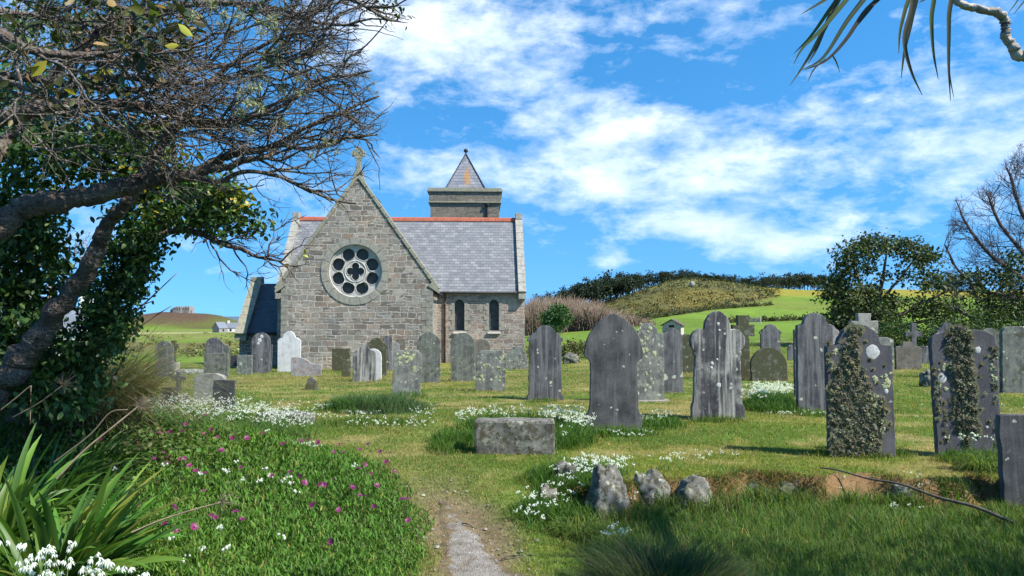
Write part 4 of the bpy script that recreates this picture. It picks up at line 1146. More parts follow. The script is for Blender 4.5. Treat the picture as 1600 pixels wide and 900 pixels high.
lump('boulder', 'pointed upright boulder with dark side and pale lichen, in the grassy ledge', 952, 814, 68, 92, 'boulder', .30, 3, group=RG, flat=.35, taper=.42)
lump('boulder', 'rounded white-crusted boulder just right of the pointed one', 1022, 794, 66, 62, 'boulder', .3, 6, group=RG, flat=.5)
lump('boulder', 'greenish rounded boulder, third from the path in the ledge', 1087, 796, 62, 58, 'boulder', .3, 14, group=RG, flat=.5)
lump('boulder', 'squared rock with white top left above the pointed boulder', 884, 752, 42, 34, 'boulder', .3, 9, group=RG, flat=.8)
lump('boulder', 'small dark jagged rock low beside the path-side flowers', 858, 790, 34, 36, 'brown', .2, 12, group=RG, flat=.6)
lump('boulder', 'grey rock bedded in the brown earth of the ledge, left of the long stick', 1178, 772, 44, 26, 'boulder', .25, 15, group=RG, flat=.4)
lump('boulder', 'flat stone edge showing under turf where the stick begins', 1238, 768, 46, 24, 'brown', .25, 17, group=RG, flat=.5)
lump('boulder', 'half-buried pale stone in the ledge right of the stick', 1420, 772, 40, 20, 'boulder', .25, 19, group=RG, flat=.5)
lump('boulder', 'small pale speckled boulder on the lawn by the hedge headstones', 1452, 605, 24, 30, 'boulder', .3, 21, flat=.3)
lump('boulder', 'low rounded stone in the lawn right of the church corner', 892, 568, 30, 18, 'boulder', .5, 23, flat=.4)
lump('boulder', 'lichened rock lying by the foot of the slate cross at the left', 285, 633, 18, 22, 'boulder', .25, 25, flat=.2)
# the long stick lying out from the ledge
a = at(1282, 738); b = at(1585, 824)
pts = [Vector(a).lerp(Vector(b), t) + Vector((0, 0, .05 + .05 * math.sin(t * 3.1) + .012 * math.sin(t * 17))) for t in np.linspace(0, 1, 24)]
mb = MB(); v, f = tube(pts, np.linspace(.008, .017, 24), 7); mb.add(v, f)
tag(mb.build('stick', simple('old_stick_bark', (.085, .07, .055), .9, .4, 30), smooth=True), 'long dark weathered stick lying across the rough grass', 'stick')
# bare twigs lying on the path
for i, (p0, p1, lb) in enumerate((((783, 878), (826, 868), 'short twig lying across the right edge of the gravel'), ((722, 822), (745, 828), 'tiny dark twig on the gravel higher up the path'))):
    a, b = at(*p0), at(*p1); mb = MB(); v, f = tube([Vector(a).lerp(Vector(b), t) + Vector((0, 0, .022 + .012 * math.sin(t * 5))) for t in np.linspace(0, 1, 8)], np.linspace(.007, .003, 8), 5); mb.add(v, f)
    tag(mb.build('twig', bpy.data.materials['old_stick_bark']), lb, 'twig')
# ------------------------------------------------------------------ grass
M_grass = leaf_mat('grass_blades', .6, .42, .2)
M_leaf = leaf_mat('glossy_leaves', .48, .32, .35)
M_leafd = leaf_mat('dull_leaves', .6, .25, .25)
M_petal = leaf_mat('petals', .6, .35, .2)

TALL = []   # (centre, rx, ry, height, white?) long-grass patches
def tall(px, py, rx, ry, h): p = at(px, py); TALL.append((p.x, p.y, rx, ry, h))
tall(585, 640, .95, .9, .30); tall(720, 690, .42, .5, .20); tall(870, 690, .55, .7, .22); tall(800, 668, .8, .5, .26); tall(1205, 640, .55, .8, .26); tall(1030, 665, .45, .6, .14)
tall(960, 680, .7, .35, .14); tall(1345, 712, .7, .22, .10); tall(1520, 720, .45, .3, .13); tall(1265, 648, .5, .4, .10); tall(1120, 658, .55, .2, .10); tall(850, 628, .35, .2, .09); tall(640, 620, .5, .4, .14)
for _q in ((905, 800, .3), (985, 800, .3), (1050, 795, .25), (1120, 800, .35), (1200, 790, .5), (1320, 790, .5), (1450, 790, .5), (860, 765, .2), (935, 770, .3)): tall(_q[0], _q[1], _q[2], .16, .15)
tall(880, 745, .5, .5, .12); tall(920, 775, .6, .5, .16); tall(870, 805, .5, .35, .16); tall(570, 660, 1.0, .5, .08); tall(700, 700, .3, .5, .1)
def tallness(x, y):
    h = np.zeros_like(x)
    for cx, cy_, rx, ry, hh in TALL:
        e = ((x - cx) / rx) ** 2 + ((y - cy_) / ry) ** 2
        h = np.maximum(h, hh * np.clip(1.5 - e * 1.2 + .5 * (fbm(x * 3, y * 3) - .5), 0, 1))
    return h
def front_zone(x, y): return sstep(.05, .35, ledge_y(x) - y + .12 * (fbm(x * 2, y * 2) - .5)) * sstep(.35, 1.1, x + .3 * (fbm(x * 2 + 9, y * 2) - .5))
def sample(y0, y1, n, sx=.74):
    u = RNG.random(n); y = np.sqrt(y0 * y0 + u * (y1 * y1 - y0 * y0)); x = (RNG.random(n) * 2 - 1) * (sx * y + .4)
    return x, y
def in_church(x, y): return (y > 37.7) & (x < .8) & (x > -15.5)

mb = MB()
for y0, y1, n, sc, segs in ((3.6, 7, 90000, 1.0, 2), (7, 10.5, 120000, 1.05, 2), (10.5, 16, 120000, 1.35, 2), (16, 26, 90000, 1.9, 2), (26, 46, 80000, 2.8, 2)):
    x, y = sample(y0, y1, n)
    fz = front_zone(x, y); ta = tallness(x, y)
    keep = ~on_path(x, y) & (bed_d(x, y) < .05) & ~in_church(x, y)
    nz = fbm(x * 2.3 + 5, y * 2.3 + 8); n1 = fbm(x * .45, y * .45); n3 = fbm(x * .12 + 3, y * .12); n4 = vnoise(x * .9, y * 3.1)
    dry = np.clip((nz * .55 + n3 * .3 + n4 * .35 - .54) * 5, 0, 1) * (1 - sstep(.02, .1, ta)) * (1 - fz)
    fringe = (1 - sstep(.12, .55, np.abs(x - path_x(y)) + .6 * (nz - .5))) * (1 - sstep(7.2, 9.0, y))
    thin = np.clip(1 - .75 * fringe - .5 * dry, .2, 1)
    keep &= RNG.random(n) < thin
    ledge_bare = (np.abs(y - ledge_y(x) + .04) < .19) & (x > .9) & (x < 5.6) & (fbm(x * 1.7, y * 0 + 3) > .38)
    keep &= ~(ledge_bare & (RNG.random(n) < .8))
    x, y, fz, ta, dry, nz, n1, fringe = [a[keep] for a in (x, y, fz, ta, dry, nz, n1, fringe)]
    N = len(x); base = np.stack([x, y, H(x, y) - .008], 1)
    L = (.026 + .022 * RNG.random(N) + .012 * nz) * sc ** .55
    L = L + ta * RNG.uniform(.55, 1.2, N) + fz * RNG.uniform(.03, .10, N) * (.3 + 1.6 * fbm(x * 1.4 + 4, y * 1.4))
    wd = (.0042 + .003 * RNG.random(N)) * sc * (1 + 5 * np.clip(ta, 0, .12) + .25 * fz)
    g = np.array([.19, .19, .034]); lush = np.array([.092, .152, .02]); straw = np.array([.30, .25, .105]); brown = np.array([.14, .085, .035])
    tt = np.clip((n1 - .42) * 3 + (nz - .5) * 2 + RNG.normal(0, .25, N), 0, 1)[:, None]
    c = lush * (1 - tt) + g * tt
    c = np.where((RNG.random(N) < .24 + .8 * dry + .6 * fringe)[:, None], straw, c)
    lg = np.clip(ta / .12, 0, 1)[:, None]
    c = c * (1 - lg) + (np.array([.055, .125, .02]) if True else 0) * lg
    blue = (((x + 1.9) / 1.1) ** 2 + ((y - at(585, 640).y) / 1.2) ** 2 < 1)[:, None] * (x < -1.4)[:, None]
    c = np.where(blue, np.array([.07, .12, .05]), c)
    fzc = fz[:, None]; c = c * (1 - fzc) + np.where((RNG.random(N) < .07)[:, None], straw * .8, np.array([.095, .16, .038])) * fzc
    c = colvar(N, c, .24, .08)
    tip = np.clip(c * np.array([1.25, 1.18, 1.0]), 0, .6)
    blades(mb, base, L, wd, RNG.uniform(0, 2 * math.pi, N), np.abs(RNG.normal(.35, .3, N)), c, .5, tip, segs)
o = mb.build('grass', M_grass); o['kind'] = 'stuff'

# mown straw lying on the lawn in patches
mb = MB(); x, y = sample(6.5, 27, 90000); k = (bed_d(x, y) < -.05) & ~front_zone(x, y).astype(bool) & ~on_path(x, y) & (fbm(x * 1.1 + 30, y * 2.0 + 4) * .6 + fbm(x * 4, y * 6) * .4 > RNG.uniform(.42, .60, len(x)))
x, y = x[k], y[k]; N = len(x)
c = colvar(N, np.array([(.30, .245, .11), (.24, .17, .08), (.20, .20, .06), (.36, .31, .17)])[RNG.integers(0, 4, N)], .2, .06)
blades(mb, np.stack([x, y, H(x, y) + RNG.uniform(.012, .04, N)], 1), RNG.uniform(.04, .10, N) * np.clip(y / 12, .8, 2), RNG.uniform(.004, .007, N) * np.clip(y / 9, 1, 2.6), RNG.uniform(0, 6.28, N), RNG.uniform(1.15, 1.6, N), c, .1, None, 2)
mb.build('mown_straw', M_grass)['kind'] = 'stuff'

# rough turf overhanging the earth ledge
mb = MB(); N = 9000
x = RNG.uniform(.5, 6.2, N); y = ledge_y(x) + RNG.normal(.06, .08, N); keep = fbm(x * 2.2 + 3, x * 0 + 1) > RNG.uniform(.3, .72, N); x, y = x[keep], y[keep]; N = len(x)
base = np.stack([x, y, H(x, y)], 1)
c = colvar(N, np.where((RNG.random(N) < .45)[:, None], np.array([.26, .17, .07]), np.array([.06, .11, .018])), .3, .1)
blades(mb, base, RNG.uniform(.06, .17, N), RNG.uniform(.005, .009, N), RNG.normal(-math.pi / 2, .9, N), RNG.uniform(.3, 1.2, N), c, 1.0, None, 3)
mb.build('turf_fringe', M_grass)['kind'] = 'stuff'

# dry stalks and dead leaves along the bed's edge by the path, and loose pebbles on it
mb = MB(); N = 2600; y = RNG.uniform(4.6, 9.4, N); xe = np.interp(y, BED[::-1, 1], BED[::-1, 0]); x = xe + np.abs(RNG.normal(0, .16, N)) - .06
k = fbm(x * 3 + 8, y * 3) > RNG.uniform(.25, .7, N); x, y = x[k], y[k]; N = len(x)
c = colvar(N, np.array([(.24, .17, .085), (.15, .095, .05), (.3, .25, .13), (.10, .14, .03)])[RNG.integers(0, 4, N)], .25, .08)
blades(mb, np.stack([x, y, H(x, y)], 1), RNG.uniform(.03, .11, N), RNG.uniform(.003, .007, N), RNG.uniform(0, 6.28, N), RNG.uniform(.3, 1.45, N), c, .8, None, 2)
mb.build('dry_litter', M_grass)['kind'] = 'stuff'
mb = MB(); N = 420; y = RNG.uniform(4.6, 8.6, N); x = path_x(y) + RNG.normal(0, .22, N); rr = RNG.gamma(2, .0028, N) + .003
pv = np.array([[1, 0, 0], [.3, .9, 0], [-.8, .6, .0], [-.9, -.5, 0], [.2, -1, 0], [.5, .1, .6], [-.3, .3, .7], [-.2, -.5, .55]]); pf = [np.array([[0, 1, 5], [1, 6, 5], [1, 2, 6], [2, 3, 6], [3, 7, 6], [3, 4, 7], [4, 0, 7], [0, 5, 7], [5, 6, 7]])]
a = RNG.uniform(0, 6.28, N); rot = np.stack([np.stack([np.cos(a), -np.sin(a), 0 * a], 1), np.stack([np.sin(a), np.cos(a), 0 * a], 1), np.stack([0 * a, 0 * a, 1 + 0 * a], 1)], 1)
scatter(mb, pv, pf, np.stack([x, y, H(x, y) + .012], 1), rot, rr, colvar(N, np.array([.20, .18, .15]), .3, .06)); mb.build('path_pebbles', M_ground)['kind'] = 'stuff'

# shaded grass mound close to the camera
def tussock(name, label, px, py, w, h, n, cols, wid, Y=None, lean=.5, seg=4, droop=.9, cat='grass clump', spreadx=.4, y0=2.2, mat=None, dirbias=None):
    p = at(px, py, y0) if Y is None else Vector((atY(px, py, Y).x, Y, hz(atY(px, py, Y).x, Y)))
    mb = MB(); a = RNG.uniform(0, 2 * math.pi, n); r = np.sqrt(RNG.random(n)) * w * spreadx
    base = np.stack([p.x + r * np.cos(a), p.y + r * np.sin(a) * .8, np.zeros(n)], 1); base[:, 2] = H(base[:, 0], base[:, 1]) - .02
    d = a + RNG.normal(0, .7, n)
    if dirbias is not None: d = np.where(RNG.random(n) < .6, RNG.normal(dirbias, .7, n), d)
    pick = RNG.integers(0, len(cols), n); c = colvar(n, np.array(cols)[pick], .25, .08)
    blades(mb, base, h * RNG.uniform(.55, 1.15, n), wid * RNG.uniform(.7, 1.3, n), d, np.abs(RNG.normal(lean, .25, n)), c, droop, None, seg)
    o = mb.build(name, mat or M_grass)
    return tag(o, label, cat)
tussock('grass_tussock', 'dark rounded grass tussock close to the camera beside the path', 1040, 905, .85, .58, 7500, [(.05, .095, .024), (.07, .12, .028), (.13, .11, .05), (.04, .08, .02)], .0045, Y=5.1, lean=.36, droop=.75, spreadx=.42)
tussock('grass_tussock', 'large arching tussock of dry straw and grey-green blades under the leaning tree', 122, 645, 1.4, 1.75, 4200, [(.20, .155, .075), (.14, .15, .07), (.10, .14, .065), (.25, .2, .11)], .008, Y=8.8, lean=.36, seg=7, droop=.85, spreadx=.36)
tussock('grass_tussock', 'grass clump with large white bells at the foot of the moss-striped stone', 1535, 735, .42, .42, 420, [(.11, .18, .03), (.09, .16, .03), (.16, .19, .05)], .009, lean=.35, droop=1.3, seg=4, spreadx=.3)
tussock('grass_tussock', 'yellow-green strappy clump beside the left end of the low granite slab', 715, 690, .4, .30, 260, [(.12, .18, .03), (.09, .15, .03)], .009, lean=.5, droop=1.2, spreadx=.35)
tussock('grass_tussock', 'bright strappy clump at the foot of the pointed boulder by the path', 905, 835, .5, .30, 420, [(.10, .17, .03), (.14, .18, .035), (.07, .13, .03)], .009, lean=.45, droop=1.2, spreadx=.4)
tussock('grass_tussock', 'long bluish green grass mound before the lichen rosette stone', 575, 640, 1.5, .40, 1500, [(.075, .14, .06), (.06, .13, .03), (.09, .16, .05)], .012, lean=.3, droop=.7, spreadx=.42)

# ------------------------------------------------------------------ strap-leaved clumps at the left
STRAP = []
def strap_clump(label, px, py, Y, n, L, wd, cols, lean=(.15, 1.15), zup=.0, bias=None, spread=.12):
    q = atY(px, py, Y); z = hz(q.x, Y) + zup
    mb = MB()
    for i in range(n):
        a = random.uniform(0, 2 * math.pi) if bias is None or random.random() < .35 else random.gauss(bias, .8)
        le = random.uniform(*lean); ln = L * random.uniform(.6, 1.15); K = 8
        p = np.array([q.x + math.cos(a) * random.uniform(0, spread), Y + math.sin(a) * random.uniform(0, spread), z - .02])
        side = np.array([-math.sin(a), math.cos(a), 0]) ; tw = random.gauss(0, .35)
        dr = random.uniform(.3, 1.5) / K; V = []; ang = le; w0 = wd * random.uniform(.75, 1.2)
        for k in range(K + 1):
            t = k / K; w = w0 * (.55 + 1.1 * t - 1.55 * t ** 2.6) if t < .98 else .0
            w = max(w, .001)
            nrm = np.array([-math.cos(a) * math.cos(ang), -math.sin(a) * math.cos(ang), math.sin(ang)])
            sd_ = side * math.cos(tw) + nrm * math.sin(tw)
            V += [p - sd_ * w / 2 + nrm * w * .14, p - nrm * w * .04, p + sd_ * w / 2 + nrm * w * .14]
            p = p + ln / K * np.array([math.cos(a) * math.sin(ang), math.sin(a) * math.sin(ang), math.cos(ang)]); ang += dr * (.4 + 1.2 * t)
        F = []
        for k in range(K):
            for j in (0, 1): F.append((k * 3 + j, k * 3 + j + 1, k * 3 + j + 4, k * 3 + j + 3))
        c = colvar(1, cols[random.randrange(len(cols))], .22, .08)[0]
        cc = np.repeat(np.linspace(.8, 1.12, K + 1), 3)[:, None] * c
        mb.add(V, np.array(F), np.clip(cc, 0, .7))
    o = mb.build('strap_leaf_clump', M_leaf, smooth=True)
    return tag(o, label, 'plant', 'strap-leaved clumps in the flower bed')
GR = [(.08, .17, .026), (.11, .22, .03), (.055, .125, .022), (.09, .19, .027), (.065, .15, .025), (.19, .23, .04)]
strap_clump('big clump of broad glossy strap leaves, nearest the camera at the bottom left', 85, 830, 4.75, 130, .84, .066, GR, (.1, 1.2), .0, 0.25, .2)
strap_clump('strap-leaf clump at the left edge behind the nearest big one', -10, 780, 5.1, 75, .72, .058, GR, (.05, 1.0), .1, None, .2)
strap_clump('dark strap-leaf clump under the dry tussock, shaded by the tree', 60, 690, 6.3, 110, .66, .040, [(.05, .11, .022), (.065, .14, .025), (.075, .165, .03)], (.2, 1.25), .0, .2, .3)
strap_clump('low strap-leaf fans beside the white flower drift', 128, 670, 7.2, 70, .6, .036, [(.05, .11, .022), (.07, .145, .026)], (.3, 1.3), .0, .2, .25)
strap_clump('blue-green strap leaves poking in at the bottom left corner', -40, 880, 3.6, 14, .36, .036, [(.11, .20, .10), (.09, .17, .08)], (.5, 1.35), .02, 0.1, .05)

# ------------------------------------------------------------------ green mat of the flower bed
mb = MB()
for (y0, y1, n, sc) in ((3.2, 6.5, 105000, 1.0), (6.5, 10, 90000, 1.15), (10, 15.6, 45000, 1.6)):
    x, y = sample(y0, y1, n)
    d = bed_d(x, y); edge = .34 * (fbm(x * 2.2, y * 2.2) - .5) + .12 * (fbm(x * 9, y * 9) - .5)
    keep = (d + edge > -.02) & (x > -7.5) & (RNG.random(n) < np.interp(d, [-.1, .1, .4, 20], [.25, .7, 1, 1]))
    x, y, d = x[keep], y[keep], d[keep]; N = len(x)
    hgt = (.03 + .05 * sstep(0, .5, d)) * (.15 + 1.9 * fbm(x * 2.1, y * 2.1) ** 1.3)
    lay = RNG.random(N) ** .6
    base = np.stack([x, y, H(x, y) + hgt * lay], 1)
    f = fbm(x * .8 + 5, y * .8)[:, None]
    c = np.array([.055, .145, .017]) * (1 - f) + np.array([.09, .17, .02]) * f
    c = np.where((RNG.random(N) < .04)[:, None], np.array([.20, .20, .04]), c) 
    c = colvar(N, c, .26, .07)
    blades(mb, base, RNG.uniform(.035, .07, N) * sc, RNG.uniform(.010, .017, N) * sc, RNG.uniform(0, 2 * math.pi, N), np.abs(RNG.normal(.45, .3, N)), c, .5, np.clip(c * 1.15, 0, .6), 2)
# grassy wisps through it
x, y = sample(3.4, 9.5, 8200); k = (bed_d(x, y) > .05) & (x > -5); x, y = x[k], y[k]; N = len(x)
c = colvar(N, np.where((RNG.random(N) < .3)[:, None], np.array([.2, .22, .05]), np.array([.085, .18, .025])), .22, .07)
blades(mb, np.stack([x, y, H(x, y) + .02], 1), RNG.uniform(.14, .30, N), RNG.uniform(.004, .007, N), RNG.uniform(-.9, 1.4, N), RNG.uniform(.3, 1.0, N), c, 1.5, None, 5)
mb.build('flower_bed_mat', M_leafd)['kind'] = 'stuff'
# a patch of broader herb leaves
mb = MB(); N = 2600; cx, cy_ = at(170, 720).x, at(170, 720).y
x = RNG.normal(cx, .55, N); y = RNG.normal(cy_, .7, N); base = np.stack([x, y, H(x, y) + RNG.uniform(.04, .24, N)], 1)
dv = RNG.normal(0, 1, (N, 3)); dv[:, 2] = abs(dv[:, 2]) * .5
scatter(mb, LEAF4_V, LEAF4_F, base, frames(dv, RNG.normal(0, .5, N)), RNG.uniform(.04, .07, N)[:, None] * np.array([[1.5, 1, 1]]), colvar(N, np.array([.085, .13, .03]), .3, .12))
mb.build('herb_leaves', M_leafd)['kind'] = 'stuff'

# ------------------------------------------------------------------ flowers
def bell_template():
    """a small nodding six-petalled bell hanging along -z from its stalk tip"""
    V = []; F = []
    for i in range(6):
        a = i * math.pi / 3; ca, sa = math.cos(a), math.sin(a); cb, sb = math.cos(a + .42), math.sin(a + .42); cc, scc = math.cos(a - .42), math.sin(a - .42)
        o = len(V); V += [(0, 0, 0), (.33 * cb, .33 * sb, -.45), (.5 * ca, .5 * sa, -1.0), (.33 * cc, .33 * scc, -.45)]; F += [(o, o + 1, o + 2), (o, o + 2, o + 3)]
    return np.array(V), [np.array(F)]
BV, BF = bell_template()
BV3 = np.array([[0, 0, 0], [.42, 0, -.8], [-.2, .38, -.85], [-.22, -.36, -.9]]); BF3 = [np.array([[0, 1, 2], [0, 2, 3], [0, 3, 1]])]
def bells(mb, heads, nper, size, spread, simple_=False):
    """clusters of bells hanging round the stalk heads (N,3)"""
    N = len(heads); P = np.repeat(heads, nper, 0); M = len(P); a = RNG.uniform(0, 2 * math.pi, M); r = spread * RNG.uniform(.3, 1, M)
    P = P + np.stack([r * np.cos(a), r * np.sin(a), RNG.uniform(-.6, .4, M) * spread], 1)
    tilt = RNG.normal(0, .35, (M, 3)); f = np.stack([np.cos(a) * .8, np.sin(a) * .8, RNG.normal(0, .3, M)], 1) + tilt * .3
    Rm = frames(f, RNG.normal(0, .3, M))
    c = colvar(M, np.array([.80, .83, .80]), .06, .02)
    scatter(mb, BV3 if simple_ else BV, BF3 if simple_ else BF, P, Rm, size * RNG.uniform(.75, 1.2, M), c)
def drift(label_obj, name, pts, hgt, nper, size, spread, leafn=4, simple_=False, leafc=(.075, .15, .03)):
    pts = np.asarray(pts); N = len(pts); mb = MB()
    base = np.stack([pts[:, 0], pts[:, 1], H(pts[:, 0], pts[:, 1])], 1)
    h = hgt * RNG.uniform(.7, 1.15, N); heads = base + np.stack([RNG.normal(0, .04, N), RNG.normal(0, .04, N), h], 1)
    bells(mb, heads, nper, size, spread, simple_)
    # stalks
    Vs = np.stack([base + [[.002, 0, 0]], base - [[.002, 0, 0]], heads + [[0, 0, .004]]], 1).reshape(-1, 3)
    mb.add(Vs, np.arange(3 * N).reshape(-1, 3), np.array([.09, .17, .035]))
    if leafn:
        M = N * leafn; b = np.repeat(base, leafn, 0) + np.stack([RNG.normal(0, .04, M), RNG.normal(0, .04, M), np.zeros(M)], 1)
        blades(mb, b, hgt * RNG.uniform(.6, 1.15, M), RNG.uniform(.006, .011, M) * (1.4 if simple_ else 1), RNG.uniform(0, 2 * math.pi, M), RNG.uniform(.1, .6, M), colvar(M, np.array(leafc), .22, .08), 1.0, None, 3)
    o = mb.build(name, M_petal); o['kind'] = 'stuff'; return o
def around(cpx, cpy, rx, ry, n):
    p = at(cpx, cpy); a = RNG.uniform(0, 2 * math.pi, n); r = np.sqrt(RNG.random(n))
    return np.stack([p.x + rx * r * np.cos(a), p.y + ry * r * np.sin(a)], 1)
def along(pix, n, w):
    P = np.array([at(*q)[:2] for q in pix]); t = RNG.random(n) * (len(P) - 1); i = t.astype(int); f = (t - i)[:, None]
    return P[i] * (1 - f) + P[np.minimum(i + 1, len(P) - 1)] * f + RNG.normal(0, w, (n, 2))
WH = 'white_flower_drift'
drift(None, WH, np.concatenate([along([(165, 650), (250, 650), (330, 655), (400, 668), (450, 678)], 560, .36), along([(200, 668), (300, 672), (380, 682)], 170, .3), along([(430, 676), (475, 692)], 90, .13)]), .33, 4, .015, .028, 3)
drift(None, WH, np.concatenate([around(800, 664, .75, .35, 60), around(880, 665, .40, .55, 110), around(905, 680, .22, .4, 60), around(728, 668, .2, .3, 24), around(850, 700, .25, .25, 18)]), .26, 5, .018, .03, 4)
drift(None, WH, np.concatenate([around(1205, 630, .42, .5, 230), around(1180, 640, .3, .4, 50)]), .36, 6, .020, .035, 4)
drift(None, WH, np.concatenate([around(1010, 662, .3, .2, 34), around(1040, 655, .25, .3, 26), around(985, 690, .35, .1, 14)]), .14, 4, .016, .025, 2)
drift(None, WH, np.concatenate([around(930, 742, .42, .22, 75), around(890, 770, .3, .25, 30), around(855, 800, .25, .25, 22), around(1050, 736, .16, .1, 8), around(1010, 790, .3, .15, 8), around(830, 828, .12, .06, 9), around(962, 862, .15, .08, 12)]), .19, 5, .017, .028, 2)
drift(None, WH, np.concatenate([around(610, 668, .8, .5, 55), around(520, 640, .35, .3, 34), around(590, 636, .6, .3, 26), around(660, 650, .3, .6, 20), around(470, 702, .25, .2, 16), around(545, 655, .6, .3, 30)]), .11, 4, .015, .022, 1)
drift(None, WH, np.concatenate([around(1055, 722, .4, .1, 14), around(1130, 715, .3, .1, 8), around(1385, 800, .3, .1, 7), around(1440, 752, .1, .1, 6), around(1315, 765, .05, .05, 3), around(1265, 650, .5, .2, 20), around(1560, 645, 1.2, 1.2, 30), around(1480, 660, .5, .6, 12), around(1225, 650, .3, .1, 14), around(1100, 655, .3, .1, 8)]), .085, 4, .015, .022, 1)
drift(None, WH, np.concatenate([around(300, 585, .8, 1.2, 60), around(250, 590, .5, 1, 40)]), .16, 4, .022, .03, 1, True)
# large single flowering stems: white bells one can tell apart
def bell_plant(px, py, label, h=.2, n=6, size=.024, y0=3.0, group='white bell flowers standing singly in the bed', Y=None):
    p = at(px, py, y0)
    if Y: q = atY(px, py, Y); p = Vector((q.x, Y, hz(q.x, Y))); h = max(.08, q.z - p.z)
    mb = MB(); z0 = p.z
    lean = random.uniform(-.25, .25); pts = [(p.x + lean * h * t * t, p.y, z0 + h * t) for t in np.linspace(0, 1, 6)]
    v, f = tube(pts, .0028, 4); mb.add(v, f, (.10, .18, .04))
    st = mb.build('white_bell_flower', M_leafd)
    mb = MB(); hd = np.array([pts[-1]])
    bells(mb, hd, n, size, .032)
    mb.build('bell_cluster', M_petal, st)
    return tag(st, label, 'flower', group)
for px, py in ((8, 850), (22, 862), (12, 880), (40, 860), (38, 885), (52, 872), (66, 858), (60, 890), (75, 878), (84, 895), (90, 868), (104, 892), (100, 876), (118, 885), (126, 868), (130, 890), (112, 852), (140, 876), (28, 895), (70, 850), (195, 876), (206, 884), (200, 896), (48, 846)):
    bell_plant(px, py, 'white bell flower massed under the big strap-leaf clump at the bottom left', 0, 6, .026, group='white bell flowers massed at the bottom left', Y=random.uniform(3.5, 3.9))
for px, py in ((252, 760), (345, 765), (362, 772), (375, 760), (380, 778), (395, 785), (408, 770), (422, 772), (443, 786), (452, 772), (448, 790), (546, 760), (318, 770), (460, 805), (440, 880), (345, 875), (278, 890), (285, 915), (195, 900), (345, 905), (307, 905), (176, 770), (415, 700)):
    bell_plant(px, py, 'small white bell flower among the purple daisies', random.uniform(.19, .25), 5, .022)
for px in (1490, 1500, 1512, 1520, 1531, 1541, 1552, 1560, 1507, 1526):
    bell_plant(px, 735, 'white bell flower in the clump before the moss-striped headstone', random.uniform(.36, .43), 3, .026, 4, 'white bells before the moss-striped headstone')

# purple daisies, each with petals and a dark eye
DV = []; DF = []
for i in range(11):
    a = i * 2 * math.pi / 11; o = len(DV)
    for r, w in ((.14, .07), (.62, .155), (1.0, .03)):
        for s in (-1, 1): DV.append((r * math.cos(a) - s * w * math.sin(a), r * math.sin(a) + s * w * math.cos(a), .10 + .42 * r - .12 * r * r))
    DF += [(o, o + 1, o + 3, o + 2), (o + 2, o + 3, o + 5, o + 4)]
mb = MB(); mb.add(np.array(DV) * .033, np.array(DF), np.array([.20, .018, .12])); P_me = mb
t = NT('daisy_petal'); n = t.noise(t.objco(), 30, 2)
M_daisy = t.end(t.bsdf(t.ramp(n, [(.3, (.085, .007, .045)), (.7, (.21, .02, .115))]), .5, None, .3))
M_eye = simple('daisy_eye', (.03, .012, .04), .7, .3, 20)
daisy0 = None
dz = [(68, 660), (90, 656), (37, 690), (20, 690), (165, 714), (155, 706), (178, 740), (193, 706), (213, 704), (217, 712), (130, 724), (240, 730), (253, 719), (262, 735), (270, 688), (286, 680), (265, 690), (248, 692), (263, 733), (281, 735), (295, 746), (305, 753), (318, 756), (288, 732), (364, 696), (376, 741), (415, 744), (424, 756), (452, 750), (470, 757), (500, 770), (506, 770), (467, 760), (475, 774), (340, 690), (330, 680), (290, 672), (318, 684), (362, 690), (385, 696), (442, 700), (446, 698), (470, 702), (480, 700), (497, 702), (545, 698), (562, 710), (575, 698), (594, 714), (604, 730), (616, 744), (620, 750), (560, 742), (569, 736), (580, 750), (522, 720), (536, 718), (522, 765), (550, 776), (553, 774), (588, 770), (585, 804), (562, 794), (572, 790), (627, 796), (635, 796), (488, 815), (528, 823), (637, 829), (518, 870), (270, 823), (258, 845), (272, 853), (302, 853), (330, 832), (336, 834), (368, 826), (378, 838), (217, 813), (318, 782), (95, 770), (320, 650), (110, 690), (530, 698), (610, 715), (345, 715), (410, 690), (372, 668), (404, 660)]
for px, py in dz:
    p = at(px, py + 22, 3.0); hh = random.uniform(.16, .22)
    if daisy0 is None:
        d = P_me.build('purple_daisy', M_daisy)
        bm = bmesh.new(); bmesh.ops.create_uvsphere(bm, u_segments=8, v_segments=5, radius=.0075); 
        for v in bm.verts: v.co.z = v.co.z * .6 + .006
        eye = bm_obj('eye', bm, M_eye, d, smooth=True)
        mb = MB(); v, f = tube([(0, 0, .002), (.004, .003, -.05), (0, 0, -.13)], .0022, 4); mb.add(v, f, (.06, .10, .03)); stem = mb.build('stem', M_leafd, d)
        daisy0 = d; tag(d, 'purple daisy flower open in the green mat of the bed', 'flower', 'purple daisies in the flower bed')
    else:
        d = daisy0.copy(); COL.objects.link(d)
        for ch in (eye, stem): c = ch.copy(); COL.objects.link(c); c.parent = d
    d.location = p + Vector((0, 0, hh + .03)); s = random.uniform(.65, 1.1); d.scale = (s, s, s)
    d.rotation_euler = (random.gauss(.55, .3), random.gauss(.1, .35), random.gauss(0, .6))

